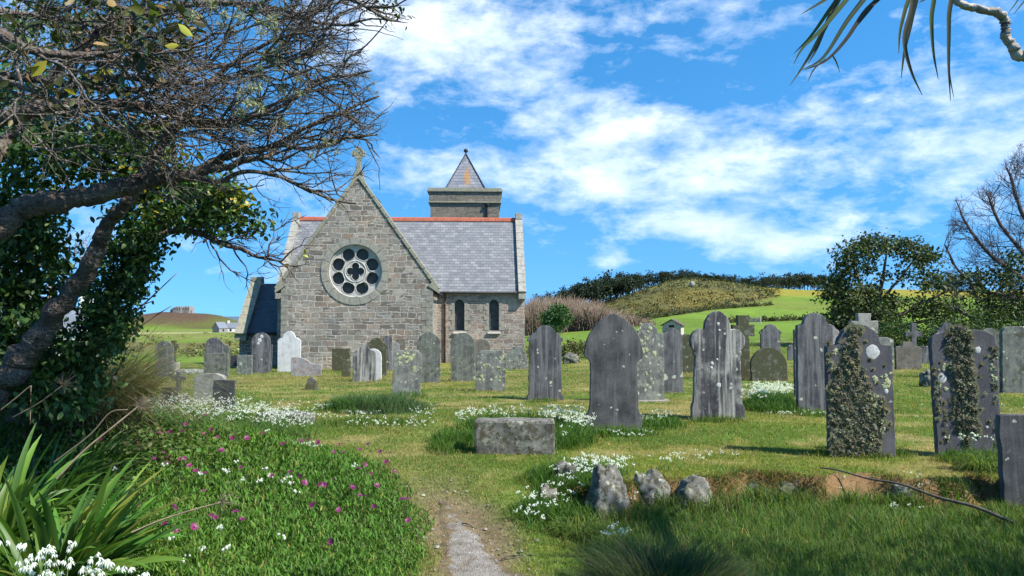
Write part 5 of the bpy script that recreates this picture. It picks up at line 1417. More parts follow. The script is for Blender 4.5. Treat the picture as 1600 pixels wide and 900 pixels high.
# dead seed-head stalks and the long dry stems
M_straw = simple('dry_stalk', (.17, .13, .085), .9, .35, 25)
def stalk(label, pts, r0, r1, head=0, name='dead_stalk'):
    mb = MB(); c = catmull(pts, 6); v, f = tube(c, np.linspace(r0, r1, len(c)), 5); mb.add(v, f)
    o = mb.build(name, M_straw, smooth=True)
    if head:
        mb = MB(); e = np.array(pts[-1])
        for k in range(46):
            d = RNG.normal(0, 1, 3); d /= np.linalg.norm(d); d = d + .5 * (c[-1] - c[-3]) / np.linalg.norm(c[-1] - c[-3]); L = head * random.uniform(.7, 1.1)
            v, f = tube([e, e + d * L * .6, e + d * L + np.array([0, 0, -.006])], [.0012, .001, .0016], 3); mb.add(v, f)
        mb.build('seed_head', M_straw, o)
    return tag(o, label, 'dead stalk', 'dead flower stalks in the bed')
def P3(px, py, Y): return tuple(atY(px, py, Y))
stalk('dead stalk with a spiky round seed head leaning over the green mat', [P3(205, 832, 4.6), P3(250, 813, 4.7), P3(300, 797, 4.8), P3(345, 785, 4.9)], .006, .005, .075)
stalk('long dead stalk with seed head leaning before the white flower drift', [P3(88, 748, 4.8), P3(130, 705, 4.9), P3(175, 668, 5.0), P3(216, 635, 5.1)], .007, .005, .07)
stalk('dead stalk with seed head at the foot of the straw tussock', [P3(20, 652, 6.0), P3(60, 630, 6.05), P3(98, 602, 6.1)], .006, .004, .10)
stalk('grey bare stem slanting across the strap leaves towards the drift', [P3(85, 722, 5.2), P3(140, 680, 5.2), P3(172, 645, 5.2), P3(200, 640, 5.2)], .006, .004)
stalk('bent straw-coloured stem at the left edge', [P3(2, 640, 5.0), P3(25, 622, 5.0), P3(47, 604, 5.0), P3(48, 612, 5.0), P3(47, 664, 5.0)], .005, .003)
stalk('tall dark dry stem rising from the straw tussock against the sky', [P3(150, 556, 8.0), P3(190, 508, 8.0), P3(235, 466, 8.0), P3(276, 427, 8.0)], .018, .004)
stalk('second shorter dry stem beside the tall one above the straw tussock', [P3(160, 545, 8.05), P3(200, 498, 8.05), P3(222, 478, 8.05), P3(240, 470, 8.05)], .014, .004)
stalk('pale straw stem fanning right above the straw tussock', [P3(190, 540, 8.2), P3(220, 510, 8.2), P3(245, 492, 8.2), P3(268, 478, 8.2)], .014, .004)
# ------------------------------------------------------------------ trees
def bark(name, c0, c1, c2, lich=(.33, .34, .27), lamt=.4, sc=1.0):
    t = NT(name); co = t.n('ShaderNodeNewGeometry').outputs['Position']
    n = t.noise(co, 9 * sc, 6, .65); v = t.n('ShaderNodeTexVoronoi', {'Vector': t.vadd(co, t.n('ShaderNodeVectorMath', {0: t.noise(co, 12 * sc, 3, .6, out='Color'), 'Scale': .06}, operation='SCALE').outputs[0]), 'Scale': 38 * sc}).outputs['Distance']
    c = t.ramp(n, [(.3, c0), (.5, c1), (.72, c2)])
    c = t.mix(1.0, c, t.ramp(v, [(.05, .55), (.5, 1.25)]), 'MULTIPLY')
    l = t.noise(co, 16 * sc, 5, .7)
    c = t.mix(t.ramp(l, [(.66 - .2 * lamt, 0.0), (.74 - .2 * lamt, .85)]), c, lich)
    return t.end(t.bsdf(c, .92, t.bump(t.math('ADD', v, n), .8, .02), .15))
M_bark = bark('rough_bark', (.05, .039, .031), (.085, .068, .055), (.145, .125, .105), lamt=.15)
M_twig = bark('twig_bark', (.075, .06, .048), (.125, .104, .085), (.21, .19, .16), (.33, .34, .27), .4, 2)
M_twigp = bark('purple_twig_bark', (.06, .048, .048), (.095, .078, .078), (.135, .118, .115), lamt=.1, sc=1)
M_lichen = leaf_mat('beard_lichen', .9, .25, .1)

def project(p):
    x, y, z = p[0], p[1], p[2] - EYE
    dep = y * _ct + z * _st; v = -y * _st + z * _ct
    return 800 + FPX * x / dep, 450 - FPX * v / dep
def inside(poly, x, y):
    c = False; j = len(poly) - 1
    for i in range(len(poly)):
        (xi, yi), (xj, yj) = poly[i], poly[j]
        if (yi > y) != (yj > y) and x < (xj - xi) * (y - yi) / (yj - yi) + xi: c = not c
        j = i
    return c
def unit(v): return v / (np.linalg.norm(v) + 1e-9)

class Twigs:
    """side shoots on side shoots, each a tapering crooked tube"""
    def __init__(s, bias, clip=None, wander=.22, seed=1, soft=14):
        s.rg = np.random.default_rng(seed); s.mb = MB(); s.bias = np.array(bias, float); s.clip = clip; s.wander = wander; s.nodes = []; s.soft = soft; s.n = 0
    def shoot(s, p, d, L, r, lvl, spec):
        rg = s.rg; stepL = spec[lvl]['step']; n = max(2, int(L / stepL)); P = [np.array(p, float)]; d = unit(np.array(d, float)); kids = []
        jx, jy = rg.normal(0, s.soft, 2)
        for k in range(n):
            d = unit(d + rg.normal(0, s.wander, 3) + s.bias * spec[lvl].get('bias', .12))
            q = P[-1] + d * L / n
            if s.clip is not None:
                u, v = project(q)
                if not inside(s.clip, u + jx, v + jy): break
            P.append(q); kids.append((q, d.copy(), (k + 1) / n))
        if len(P) < 2: return
        m = len(P); rad = r * (1 - .72 * np.linspace(0, 1, m) ** 1.1)
        v, f = tube(P, rad, spec[lvl].get('sides', 4)); s.mb.add(v, f); s.n += 1
        if lvl >= 2: s.nodes += [(q, dd) for q, dd, t in kids]
        if lvl + 1 < len(spec):
            sp = spec[lvl + 1]
            for q, dd, t in kids:
                if t < sp.get('from', .1): continue
                for _ in range(rg.poisson(sp['per'] * L / n)):
                    a = unit(np.cross(dd, rg.normal(0, 1, 3))); ang = rg.uniform(*sp.get('ang', (.4, 1.1)))
                    s.shoot(q, dd * math.cos(ang) + a * math.sin(ang) + s.bias * .15, rg.uniform(*sp['len']) * (1.15 - .5 * t), max(sp['r'] * (1.1 - .4 * t), .0015), lvl + 1, spec)
    def along(s, pts, spec, t0=0.1):
        """shoots from a limb given as points"""
        P = np.asarray(pts); sp = spec[0]
        for i in range(1, len(P)):
            if i / len(P) < t0: continue
            dd = P[i] - P[i - 1]; L = np.linalg.norm(dd); dd = dd / (L + 1e-9)
            for _ in range(s.rg.poisson(sp['per'] * L)):
                a = unit(np.cross(dd, s.rg.normal(0, 1, 3))); ang = s.rg.uniform(*sp.get('ang', (.4, 1.2)))
                s.shoot(P[i], dd * math.cos(ang) + a * math.sin(ang) + s.bias * .35, s.rg.uniform(*sp['len']), sp['r'], 0, spec)

def limb3(lst, n=7):
    """(px, py, depth, width px) list to points and radii"""
    p = catmull([tuple(atY(a, b, Y)) + (w * Y / FPX / 2,) for a, b, Y, w in lst], n)
    rg = np.random.default_rng(int(abs(lst[0][0] * 7 + lst[0][1] * 3)) + 1)
    P = p[:, :3] + rg.normal(0, 1, (len(p), 3)) * p[:, 3:4] * .12; return P, np.maximum(p[:, 3] * (1 + rg.normal(0, .06, len(p))), .003)
def limb_obj(name, lst, parent, mat, sides=12):
    P, r = limb3(lst); mb = MB(); v, f = tube(P, r, sides); mb.add(v, f); mb.build(name, mat, parent, smooth=True); return P, r

CROWN = [(-160, -90), (560, -90), (645, 5), (636, 40), (575, 30), (560, 70), (602, 105), (570, 120), (612, 150), (585, 178), (608, 205), (570, 222), (590, 262), (548, 300), (530, 330), (500, 345), (440, 350), (400, 310), (340, 300), (260, 330), (140, 350), (-160, 420)]
SPEC = [dict(step=.09, per=6.5, len=(.5, 1.35), r=.011, sides=5, bias=.15), dict(step=.06, per=8.5, len=(.2, .6), r=.006, bias=.13), dict(step=.05, per=11, len=(.07, .26), r=.0036, sides=3, bias=.08), dict(step=.035, per=9, len=(.03, .09), r=.0026, sides=3, bias=.0)]
p0 = at(-190, 740, 2.5); 
T1 = empty('windswept_tree', (-4.35, 5.0, hz(-4.35, 5.0)), 0, 'dense wind-swept bare-twigged tree arching in from the left edge over the churchyard', 'tree')
def childloc(o):  # parts keep world coordinates while the thing's base is at the trunk foot
    o.matrix_parent_inverse = Matrix.Translation(-Vector(T_cur.location)); return o
T_cur = T1
def build_part(mb, name, mat, parent, smooth=False):
    o = mb.build(name, mat, parent, smooth=smooth); o.matrix_parent_inverse = Matrix.Translation(-Vector(parent.location)); return o
mb = MB(); tr_ = catmull([(-4.4, 5.0, -.2, .17), (-4.3, 5.0, .6, .14), (-4.05, 5.05, 1.3, .125), (-3.75, 5.15, 1.9, .115), (-3.6, 5.2, 2.35, .11)], 7)
v, f = tube(tr_[:, :3], tr_[:, 3], 14); mb.add(v, f); build_part(mb, 'trunk', M_bark, T1, True)
L1 = [(-140, 440, 5.1, 46), (-60, 385, 5.2, 43), (0, 350, 5.3, 40), (40, 324, 5.35, 37), (120, 311, 5.5, 33), (180, 298, 5.6, 31), (224, 281, 5.7, 29), (262, 276, 5.75, 24), (300, 274, 5.8, 20), (332, 256, 5.85, 16), (372, 238, 5.9, 13), (424, 230, 6.0, 10), (480, 198, 6.05, 7), (540, 172, 6.1, 5), (592, 150, 6.1, 3)]
L1b = [(320, 264, 5.82, 13), (352, 262, 5.8, 11), (384, 250, 5.75, 10), (420, 244, 5.75, 8), (438, 228, 5.8, 7), (480, 232, 5.85, 6), (530, 218, 5.9, 4.5), (590, 210, 5.95, 3)]
L1c = [(300, 276, 5.78, 11), (340, 284, 5.7, 8), (380, 268, 5.65, 7), (430, 274, 5.65, 5.5), (480, 296, 5.7, 5), (520, 312, 5.7, 4), (556, 318, 5.7, 3)]
L2 = [(-130, 330, 5.15, 36), (-70, 240, 5.1, 32), (-30, 200, 5.0, 30), (10, 184, 4.95, 27), (55, 172, 4.95, 24), (130, 166, 5.0, 20), (200, 163, 5.1, 17), (250, 172, 5.2, 14), (300, 184, 5.3, 12), (360, 190, 5.4, 10), (430, 170, 5.5, 7), (500, 130, 5.6, 5), (580, 110, 5.7, 3)]
L3 = [(-80, 60, 4.6, 26), (-30, 50, 4.5, 22), (0, 53, 4.5, 19), (28, 70, 4.5, 17), (60, 80, 4.55, 14), (110, 86, 4.6, 12), (165, 86, 4.7, 11), (218, 98, 4.8, 9), (290, 110, 5.0, 7), (370, 100, 5.2, 5), (460, 80, 5.3, 3.5)]
L4 = [(-60, 270, 5.5, 32), (0, 236, 6.2, 28), (36, 192, 6.3, 24), (90, 110, 6.3, 18), (165, 40, 6.3, 14), (185, -30, 6.3, 12)]
L5 = [(160, 60, 5.85, 14), (240, 20, 5.6, 11), (320, 5, 5.6, 9), (420, 10, 5.6, 7), (500, 36, 5.7, 5), (560, 40, 5.7, 4)]
L6 = [(60, 175, 5.0, 13), (120, 130, 5.1, 11), (200, 120, 5.2, 9), (300, 130, 5.4, 7), (400, 110, 5.6, 5), (500, 80, 5.7, 3)]
L7 = [(300, -30, 5.4, 12), (400, -25, 5.4, 9), (480, -10, 5.4, 7), (548, 0, 5.4, 6), (580, 16, 5.4, 5), (604, 30, 5.4, 4), (626, 34, 5.4, 2.5)]
L8 = [(-70, 130, 5.0, 16), (0, 118, 5.2, 13), (90, 130, 5.3, 11), (180, 140, 5.4, 8), (270, 150, 5.5, 5)]
L9 = [(-70, 0, 5.0, 15), (10, 20, 5.2, 12), (100, 30, 5.3, 10), (200, 50, 5.4, 8), (300, 70, 5.5, 5)]
L10 = [(-80, 90, 4.4, 14), (-10, 120, 4.6, 11), (70, 150, 4.7, 8), (150, 190, 4.9, 6), (230, 210, 5.1, 4)]
L11 = [(-60, -30, 4.6, 14), (40, -10, 4.8, 11), (140, 0, 5.0, 9), (260, 30, 5.2, 6)]
tw = Twigs((.9, -.05, .12), CROWN, .3, 5)
for nm, l, t0 in (('limb', L1, .35), ('limb', L1b, .15), ('limb', L1c, .15), ('limb', L2, .2), ('limb', L3, .2), ('limb', L4, .45), ('limb', L5, .1), ('limb', L6, .1), ('limb', L7, .05), ('limb', L8, .0), ('limb', L9, .0), ('limb', L10, .0), ('limb', L11, .0)):
    P, r = limb3(l); m = MB(); v, f = tube(P, r, 12); m.add(v, f); build_part(m, nm, M_bark if l[0][3] > 15 else M_twig, T1, True)
    tw.along(P, SPEC, t0)
build_part(tw.mb, 'twigs', M_twig, T1)

# second, leaning trunk whose top reaches up through the first tree
T2 = empty('leaning_tree', tuple(at(-30, 640, 4)), 0, 'leaning rough-barked tree rising from the dark undergrowth at the far left', 'tree')
K1 = [(-40, 650, 6.4, 52), (10, 592, 6.4, 46), (45, 545, 6.4, 38), (75, 505, 6.35, 33), (110, 458, 6.3, 30), (140, 415, 6.25, 27), (158, 372, 6.2, 24), (180, 335, 6.15, 21), (210, 302, 6.1, 19), (236, 255, 6.05, 17), (260, 214, 6.0, 15), (282, 190, 6.0, 13), (304, 160, 6.0, 11), (335, 122, 6.0, 9), (380, 88, 6.0, 7), (440, 58, 6.0, 5), (510, 44, 6.0, 3.5)]
P, r = limb3(K1); m = MB(); v, f = tube(P, r, 14); m.add(v, f); build_part(m, 'trunk', M_bark, T2, True)
tw2 = Twigs((.7, .05, .1), CROWN, .3, 9); tw2.along(P, SPEC, .62)
K2 = [(280, 192, 6.0, 9), (330, 196, 6.1, 8), (390, 180, 6.2, 7), (460, 150, 6.3, 5), (540, 130, 6.4, 3.5)]
P, r = limb3(K2); m = MB(); v, f = tube(P, r, 9); m.add(v, f); build_part(m, 'limb', M_twig, T2, True); tw2.along(P, SPEC, .1)
build_part(tw2.mb, 'twigs', M_twig, T2)

# leathery leaves among the top-left twigs, a few at the outer tips
def leaves_at(mb, nodes, n, region, size, cols, probs, tv=LEAF_V, tf=LEAF_F, hang=.5, spread=.03):
    sel = [q for q in nodes if inside(region, *project(q[0]))]
    if not sel: return
    idx = RNG.integers(0, len(sel), n); pos = np.array([sel[i][0] for i in idx]) + RNG.normal(0, spread, (n, 3)); d = np.array([sel[i][1] for i in idx])
    d = d + RNG.normal(0, .7, (n, 3)); d[:, 2] -= hang
    c = colvar(n, np.array(cols)[RNG.choice(len(cols), n, p=probs)], .25, .1)
    scatter(mb, tv, tf, pos, frames(d, RNG.uniform(0, 6, n)), RNG.uniform(*size, n)[:, None] * np.array([[1, 1, 1]]), c)
mb = MB(); LC = [(.075, .075, .018), (.05, .065, .018), (.035, .06, .02), (.30, .19, .09), (.38, .33, .05)]
leaves_at(mb, tw.nodes, 420, [(-60, -60), (320, -60), (300, 70), (240, 120), (120, 140), (-60, 150)], (.075, .125), LC, [.36, .26, .26, .09, .03])
leaves_at(mb, tw.nodes, 130, [(90, -60), (310, -60), (300, 60), (200, 80)], (.07, .12), LC, [.45, .25, .24, .05, .01])
leaves_at(mb, tw.nodes, 120, [(-60, 130), (240, 130), (240, 200), (-60, 200)], (.04, .08), LC, [.3, .2, .2, .28, .02])
leaves_at(mb, tw.nodes, 90, [(580, -20), (645, -10), (640, 45), (590, 40)], (.03, .055), [(.04, .06, .02), (.12, .14, .03)], [.75, .25])
leaves_at(mb, tw.nodes, 120, [(330, -60), (460, -60), (460, 12), (330, 20)], (.03, .06), [(.05, .08, .02), (.12, .13, .03)], [.8, .2])
build_part(mb, 'leaves', M_leaf, T1, True)
# beard lichen hanging on the twigs
mb = MB()
for px, py, rr in ((312, 14, .06), (325, 8, .06), (415, 40, .07), (420, 48, .06), (428, 84, .07), (436, 95, .06), (430, 75, .06), (394, 150, .07), (385, 160, .06), (402, 158, .06), (362, 176, .06), (432, 150, .05), (425, 190, .06), (440, 180, .05), (380, 190, .05), (495, 95, .04), (500, 228, .05), (590, 130, .03), (300, 60, .05), (365, 35, .06), (345, 22, .05), (470, 130, .05), (452, 110, .05), (405, 110, .06), (392, 128, .05), (520, 230, .04)):
    sel = [q for q in tw.nodes if abs(project(q[0])[0] - px) < 16 and abs(project(q[0])[1] - py) < 16]
    if not sel: continue
    for _ in range(5):
        c = sel[RNG.integers(len(sel))][0]; k = 46
        d = RNG.normal(0, 1, (k, 3)); d[:, 2] -= .5; d /= np.linalg.norm(d, axis=1, keepdims=True)
        scatter(mb, LEAF4_V * np.array([.35, 1, 1]), LEAF4_F, c + d * rr * .25 * RNG.random((k, 1)), frames(d + RNG.normal(0, .5, (k, 3)), RNG.uniform(0, 6, k)), rr * RNG.uniform(.3, .75, k)[:, None] * np.ones((1, 3)), colvar(k, np.array([.32, .35, .22]), .2, .06))
build_part(mb, 'beard_lichen', M_lichen, T1)

# ivy-clad tree with evergreen crown and yellow tips
T3 = empty('evergreen_tree', tuple(at(120, 640, 4)), 0, 'ivy-clad evergreen tree with dark glossy leaves and yellow tips, left of the church', 'tree')
E1 = [(95, 640, 7.2, 34), (140, 545, 7.2, 26), (172, 475, 7.2, 22), (205, 412, 7.2, 19), (240, 375, 7.2, 16), (262, 330, 7.2, 12), (275, 280, 7.2, 10), (270, 225, 7.2, 8)]
E2 = [(205, 412, 7.2, 12), (242, 374, 7.0, 12), (280, 359, 6.95, 11), (313, 365, 6.9, 10), (345, 380, 6.9, 8), (378, 390, 6.9, 7), (405, 402, 6.9, 5), (440, 408, 6.9, 3)]
P, r = limb3(E1); m = MB(); v, f = tube(P, r, 10); m.add(v, f); build_part(m, 'trunk', M_bark, T3, True)
P2, r = limb3(E2); m = MB(); v, f = tube(P2, r, 8); m.add(v, f); build_part(m, 'limb', M_bark, T3, True)
HANG = [(240, 280), (480, 300), (490, 440), (430, 452), (380, 470), (330, 458), (300, 420), (250, 385)]
tw3 = Twigs((.35, 0, -.35), HANG, .25, 21, 6)
tw3.along(P2, [dict(step=.07, per=8, len=(.3, .7), r=.009), dict(step=.05, per=7, len=(.1, .3), r=.005), dict(step=.04, per=9, len=(.04, .14), r=.003, sides=3)], .35)
tw3b = Twigs((.5, 0, .1), [(380, 330), (492, 330), (490, 445), (400, 450)], .25, 22, 6)
tw3b.along(P2[int(len(P2) * .6):], [dict(step=.06, per=9, len=(.2, .5), r=.006, ang=(.5, 1.5)), dict(step=.05, per=9, len=(.1, .3), r=.004), dict(step=.035, per=10, len=(.04, .12), r=.003, sides=3)], .0)
tw3.mb.v += tw3b.mb.v; tw3.mb.c += tw3b.mb.c; tw3.mb.m += tw3b.mb.m; tw3.mb.f += [f + tw3.mb.n for f in tw3b.mb.f]; tw3.mb.n += tw3b.mb.n
build_part(tw3.mb, 'twigs', M_twigp, T3)
def foliage(mb, ells, cols, probs, leaf=(.05, .085), clump=.16, tv=LEAF_V, tf=LEAF_F, droop=.35):
    """leaf clumps in ellipses given by (px, py, rx, ry, depth, thickness, clumps, leaves per clump)"""
    for cx, cy_, rx, ry, Y, th, nc, per in ells:
        a = RNG.uniform(0, 2 * math.pi, nc); r_ = np.sqrt(RNG.random(nc)); yy = Y + RNG.normal(0, th, nc)
        C = np.array([atY(cx + rx * q * math.cos(b), cy_ + ry * q * math.sin(b), y) for b, q, y in zip(a, r_, yy)])
        n = nc * per; pos = np.repeat(C, per, 0) + RNG.normal(0, clump * .55, (n, 3)) * np.array([1, 1, .8])
        d = RNG.normal(0, 1, (n, 3)); d[:, 2] -= droop; d[:, 1] -= .3
        c = colvar(n, np.array(cols)[RNG.choice(len(cols), n, p=probs)], .28, .1)
        scatter(mb, tv, tf, pos, frames(d, RNG.normal(0, 1.0, n)), RNG.uniform(*leaf, n)[:, None] * np.array([[1.15, 1, 1]]), c)
DK = [(.036, .078, .02), (.06, .115, .028), (.09, .15, .035)]
mb = MB()
foliage(mb, [(300, 315, 85, 40, 7.2, .25, 46, 26), (345, 320, 50, 28, 7.1, .2, 26, 24), (250, 290, 60, 40, 7.2, .25, 34, 26), (220, 330, 40, 34, 7.2, .2, 20, 24), (130, 235, 120, 44, 7.0, .3, 80, 28), (60, 250, 60, 60, 7.0, .3, 46, 28), (30, 60, 90, 60, 7.6, .3, 46, 22), (130, 30, 80, 40, 7.6, .3, 26, 20), (60, 140, 90, 40, 7.6, .3, 34, 22), (-40, 150, 60, 90, 7.4, .3, 40, 24), (215, 215, 50, 28, 7.0, .3, 26, 24), (360, 345, 34, 14, 7.0, .15, 12, 16), (400, 345, 22, 16, 6.95, .1, 8, 12), (165, 370, 30, 30, 7.3, .2, 9, 12)], DK, [.45, .35, .2])
foliage(mb, [(355, 308, 30, 18, 7.0, .1, 14, 9), (372, 318, 16, 12, 7.0, .1, 6, 8), (240, 250, 14, 8, 6.6, .1, 4, 7), (190, 268, 26, 8, 6.8, .1, 5, 7), (345, 300, 12, 10, 6.9, .05, 5, 9), (225, 332, 10, 5, 6.6, .05, 3, 6), (83, 310, 8, 5, 6.4, .05, 2, 6), (296, 240, 8, 5, 6.4, .05, 2, 6), (235, 195, 30, 10, 6.9, .1, 5, 6), (410, 345, 6, 4, 6.9, .03, 2, 5), (468, 405, 3, 3, 6.85, .02, 1, 5), (255, 300, 8, 5, 6.6, .05, 2, 6), (150, 190, 40, 10, 6.9, .1, 4, 6)], [(.34, .30, .035), (.20, .23, .04)], [.6, .4], (.045, .075), .09)
foliage(mb, [(200, 415, 42, 50, 7.0, .16, 60, 26), (175, 480, 40, 50, 7.0, .18, 56, 26), (225, 375, 34, 26, 7.0, .15, 26, 24), (150, 540, 46, 40, 7.0, .2, 40, 26)], [(.03, .065, .018), (.05, .10, .026), (.08, .14, .035)], [.4, .4, .2], (.045, .07), .10)
build_part(mb, 'crown', M_leaf, T3, True)

T4 = empty('ivy_bush', tuple(at(20, 640, 4)), 0, 'dark ivy mass covering the bank at the far left behind the leaning trunk', 'shrub')
mb = MB()
foliage(mb, [(35, 430, 62, 100, 7.4, .3, 120, 26), (10, 330, 60, 50, 7.4, .3, 50, 26), (60, 370, 30, 50, 7.3, .2, 22, 22), (110, 430, 18, 30, 7.4, .2, 6, 14), (50, 560, 80, 50, 7.3, .3, 80, 28), (10, 500, 60, 70, 7.2, .3, 60, 26), (110, 590, 50, 30, 7.1, .2, 30, 26), (70, 620, 80, 26, 6.8, .25, 40, 26), (-60, 400, 70, 160, 7.2, .4, 70, 26)], DK, [.5, .35, .15], (.05, .09), .17)
build_part(mb, 'leaves', M_leaf, T4, True)
st4 = [(20, 660, 7.5, 20), (30, 560, 7.5, 14), (40, 440, 7.5, 10), (30, 330, 7.5, 7)]
P, r = limb3(st4); m = MB(); v, f = tube(P, r, 8); m.add(v, f); build_part(m, 'stem', M_bark, T4, True)

# ------------------------------------------------------------------ generic distant trees
def grow_tree(name, label, px, base, Y, trunk, limbs, foli, cols, probs, leaf, clump, spec=None, bias=(0, 0, .3), matb=None, clip=None, cat='tree', group=None, seed=3, twl=None):
    q = atY(px, base, Y); z = hz(q.x, Y); root = empty(name, (q.x, Y, z), 0, label, cat, group)
    for i, l in enumerate(trunk + limbs):
        P, r = limb3(l, 5); m = MB(); v, f = tube(P, r, 8); m.add(v, f); build_part(m, 'trunk' if i < len(trunk) else 'limb', matb or M_bark, root, True)
        if spec:
            if i == 0: twx = Twigs(bias, clip, .2, seed, 5)
            twx.along(P, spec, .25)
    if spec: build_part(twx.mb, 'twigs', matb or M_twigp, root)
    if foli:
        mb = MB(); foliage(mb, foli, cols, probs, leaf, clump, LEAF4_V, LEAF4_F, .1); build_part(mb, 'crown', M_leafd, root)
    return root
YB = 42
DG = [(.04, .062, .022), (.07, .098, .035), (.115, .14, .06)]
trunk = [[(1372, 556, YB, 14), (1368, 520, YB, 11), (1372, 480, YB, 9), (1378, 440, YB, 6), (1385, 400, YB, 3)]]
lm = [[(1370, 500, YB, 6), (1350, 460, YB, 5), (1335, 420, YB, 4), (1330, 392, YB, 2)], [(1376, 470, YB, 5), (1402, 440, YB, 4), (1425, 410, YB, 3), (1438, 395, YB, 2)],
      [(1372, 510, YB, 7), (1410, 490, YB, 6), (1450, 470, YB, 5), (1490, 450, YB, 3)], [(1380, 520, YB, 6), (1430, 505, YB, 5), (1470, 495, YB, 3), (1500, 480, YB, 2)], [(1368, 510, YB, 6), (1330, 480, YB, 5), (1300, 455, YB, 3)]]
fo = [(1330, 392, 26, 16, YB, .7, 30, 24), (1368, 384, 26, 14, YB, .7, 30, 24), (1410, 388, 30, 15, YB, .7, 34, 24), (1442, 402, 22, 16, YB, .7, 26, 24), (1345, 412, 30, 20, YB, .8, 18, 22), (1322, 430, 24, 24, YB, .8, 32, 24), (1306, 455, 22, 16, YB, .8, 26, 24), (1350, 485, 50, 38, YB, 1.0, 120, 28), (1330, 510, 46, 30, YB, 1, 80, 28), (1390, 500, 36, 40, YB, 1, 34, 24),
      (1420, 425, 26, 16, YB, .8, 11, 20), (1452, 438, 24, 16, YB, .8, 24, 22), (1476, 440, 20, 14, YB, .7, 18, 22), (1440, 480, 26, 14, YB, .8, 22, 22), (1470, 492, 26, 18, YB, .8, 30, 24), (1488, 470, 14, 12, YB, .7, 12, 20), (1385, 440, 26, 14, YB, .8, 6, 16), (1290, 462, 14, 8, YB, .6, 9, 18)]
grow_tree('bushy_evergreen', 'bushy round evergreen tree with see-through crown, right of the hill field', 1372, 556, YB, trunk, lm, fo, DG, [.45, .35, .2], (.16, .27), .42)
YT = 36
SPB = [dict(step=.25, per=5.5, len=(.9, 2.4), r=.022, bias=.12), dict(step=.16, per=4.6, len=(.4, 1.2), r=.012, bias=.1), dict(step=.12, per=7.5, len=(.15, .55), r=.007, sides=3, bias=.08), dict(step=.1, per=4, len=(.1, .28), r=.005, sides=3)]
trunk = [[(1660, 560, YT, 22), (1655, 500, YT, 18), (1640, 460, YT, 15), (1628, 420, YT, 12), (1620, 350, YT, 9), (1618, 280, YT, 6), (1612, 225, YT, 3)]]
lm = [[(1650, 480, YT, 10), (1590, 468, YT, 8), (1540, 455, YT, 6), (1500, 425, YT, 4), (1476, 382, YT, 2)], [(1640, 460, YT, 10), (1590, 430, YT, 8), (1545, 395, YT, 6), (1510, 350, YT, 4), (1496, 318, YT, 2)],
      [(1630, 430, YT, 9), (1590, 385, YT, 7), (1560, 345, YT, 5), (1542, 300, YT, 3)], [(1625, 380, YT, 8), (1596, 330, YT, 6), (1580, 280, YT, 4), (1572, 262, YT, 2)], [(1645, 490, YT, 8), (1580, 490, YT, 6), (1530, 500, YT, 4), (1490, 480, YT, 2)]]
CLB = [(1468, 390), (1478, 360), (1490, 315), (1540, 285), (1570, 255), (1582, 232), (1640, 200), (1720, 230), (1700, 560), (1500, 520), (1480, 440)]
fo = [(1560, 450, 40, 30, YT, .9, 50, 26), (1590, 420, 30, 26, YT, .9, 40, 24), (1590, 480, 40, 26, YT, .9, 60, 26), (1545, 490, 30, 20, YT, .8, 26, 24), (1520, 440, 26, 14, YT, .7, 16, 20), (1640, 470, 50, 50, YT, 1, 70, 26), (1500, 432, 20, 8, YT, .6, 7, 16)]
grow_tree('bare_tree', 'bare purplish-twigged tree with dark leaves low down, at the right edge', 1660, 560, YT, trunk, lm, fo, DG, [.6, .3, .1], (.13, .22), .38, SPB, (-.25, 0, .5), M_twigp, CLB, seed=8)
# pale bare shrub far behind the leaning trunk
SPC = [dict(step=.22, per=2.2, len=(.7, 1.7), r=.022, bias=.1), dict(step=.15, per=3.5, len=(.3, .9), r=.012, bias=.1), dict(step=.12, per=4.5, len=(.12, .4), r=.008, sides=3)]
grow_tree('pale_bare_tree', 'pale bare tree seen far off between leaning trunk and ivy', 70, 545, 34, [[(68, 560, 34, 8), (72, 500, 34, 6), (78, 440, 34, 4), (84, 375, 34, 2)]], [[(72, 500, 34, 5), (50, 450, 34, 3), (40, 400, 34, 2)], [(74, 470, 34, 4), (100, 430, 34, 3), (130, 400, 34, 2)], [(78, 440, 34, 3), (110, 400, 34, 2), (140, 385, 34, 1)]], None, None, None, None, None, SPC, (0, 0, .4), simple('pale_twig_bark', (.30, .25, .22), .9, .25, 8), seed=4)

# ------------------------------------------------------------------ shrubs, hedge, scrub
def bush(name, label, ells, cols, probs, leaf, clump, base, cat='shrub', group=None, stem=True):
    q = atY(*base); root = empty(name, (q.x, base[2], hz(q.x, base[2])), 0, label, cat, group)
    mb = MB(); foliage(mb, ells, cols, probs, leaf, clump, LEAF4_V, LEAF4_F, 0); build_part(mb, 'leaves', M_leafd, root)
    if stem:
        mb = MB()
        for k in range(9):
            a = random.uniform(0, 6.28); h = ells[0][3] * base[2] / FPX * 1.1; p = np.array(root.location)
            v, f = tube([p + [0, 0, -.1], p + [math.cos(a) * h * .3, math.sin(a) * h * .3, h * .6], p + [math.cos(a) * h * .5, math.sin(a) * h * .5, h * 1.1]], [h * .03, h * .022, h * .01], 5); mb.add(v, f)
        build_part(mb, 'stems', M_bark, root)
    return root
bush('round_bush', 'round green bush in front of the brown thicket, right of the church', [(868, 498, 21, 18, 84, .9, 90, 26), (872, 488, 13, 9, 83, .7, 40, 24)], [(.03, .075, .025), (.05, .11, .03), (.07, .14, .04)], [.4, .4, .2], (.22, .36), .5, (868, 516, 84))
bush('low_bramble', 'low brown-green bramble bank right of the church corner', [(905, 546, 32, 12, 40, .5, 60, 26), (850, 550, 30, 10, 40, .5, 40, 24), (960, 545, 26, 9, 40, .5, 36, 24)], [(.07, .075, .025), (.10, .08, .035), (.05, .08, .02)], [.4, .3, .3], (.09, .15), .25, (900, 560, 40))
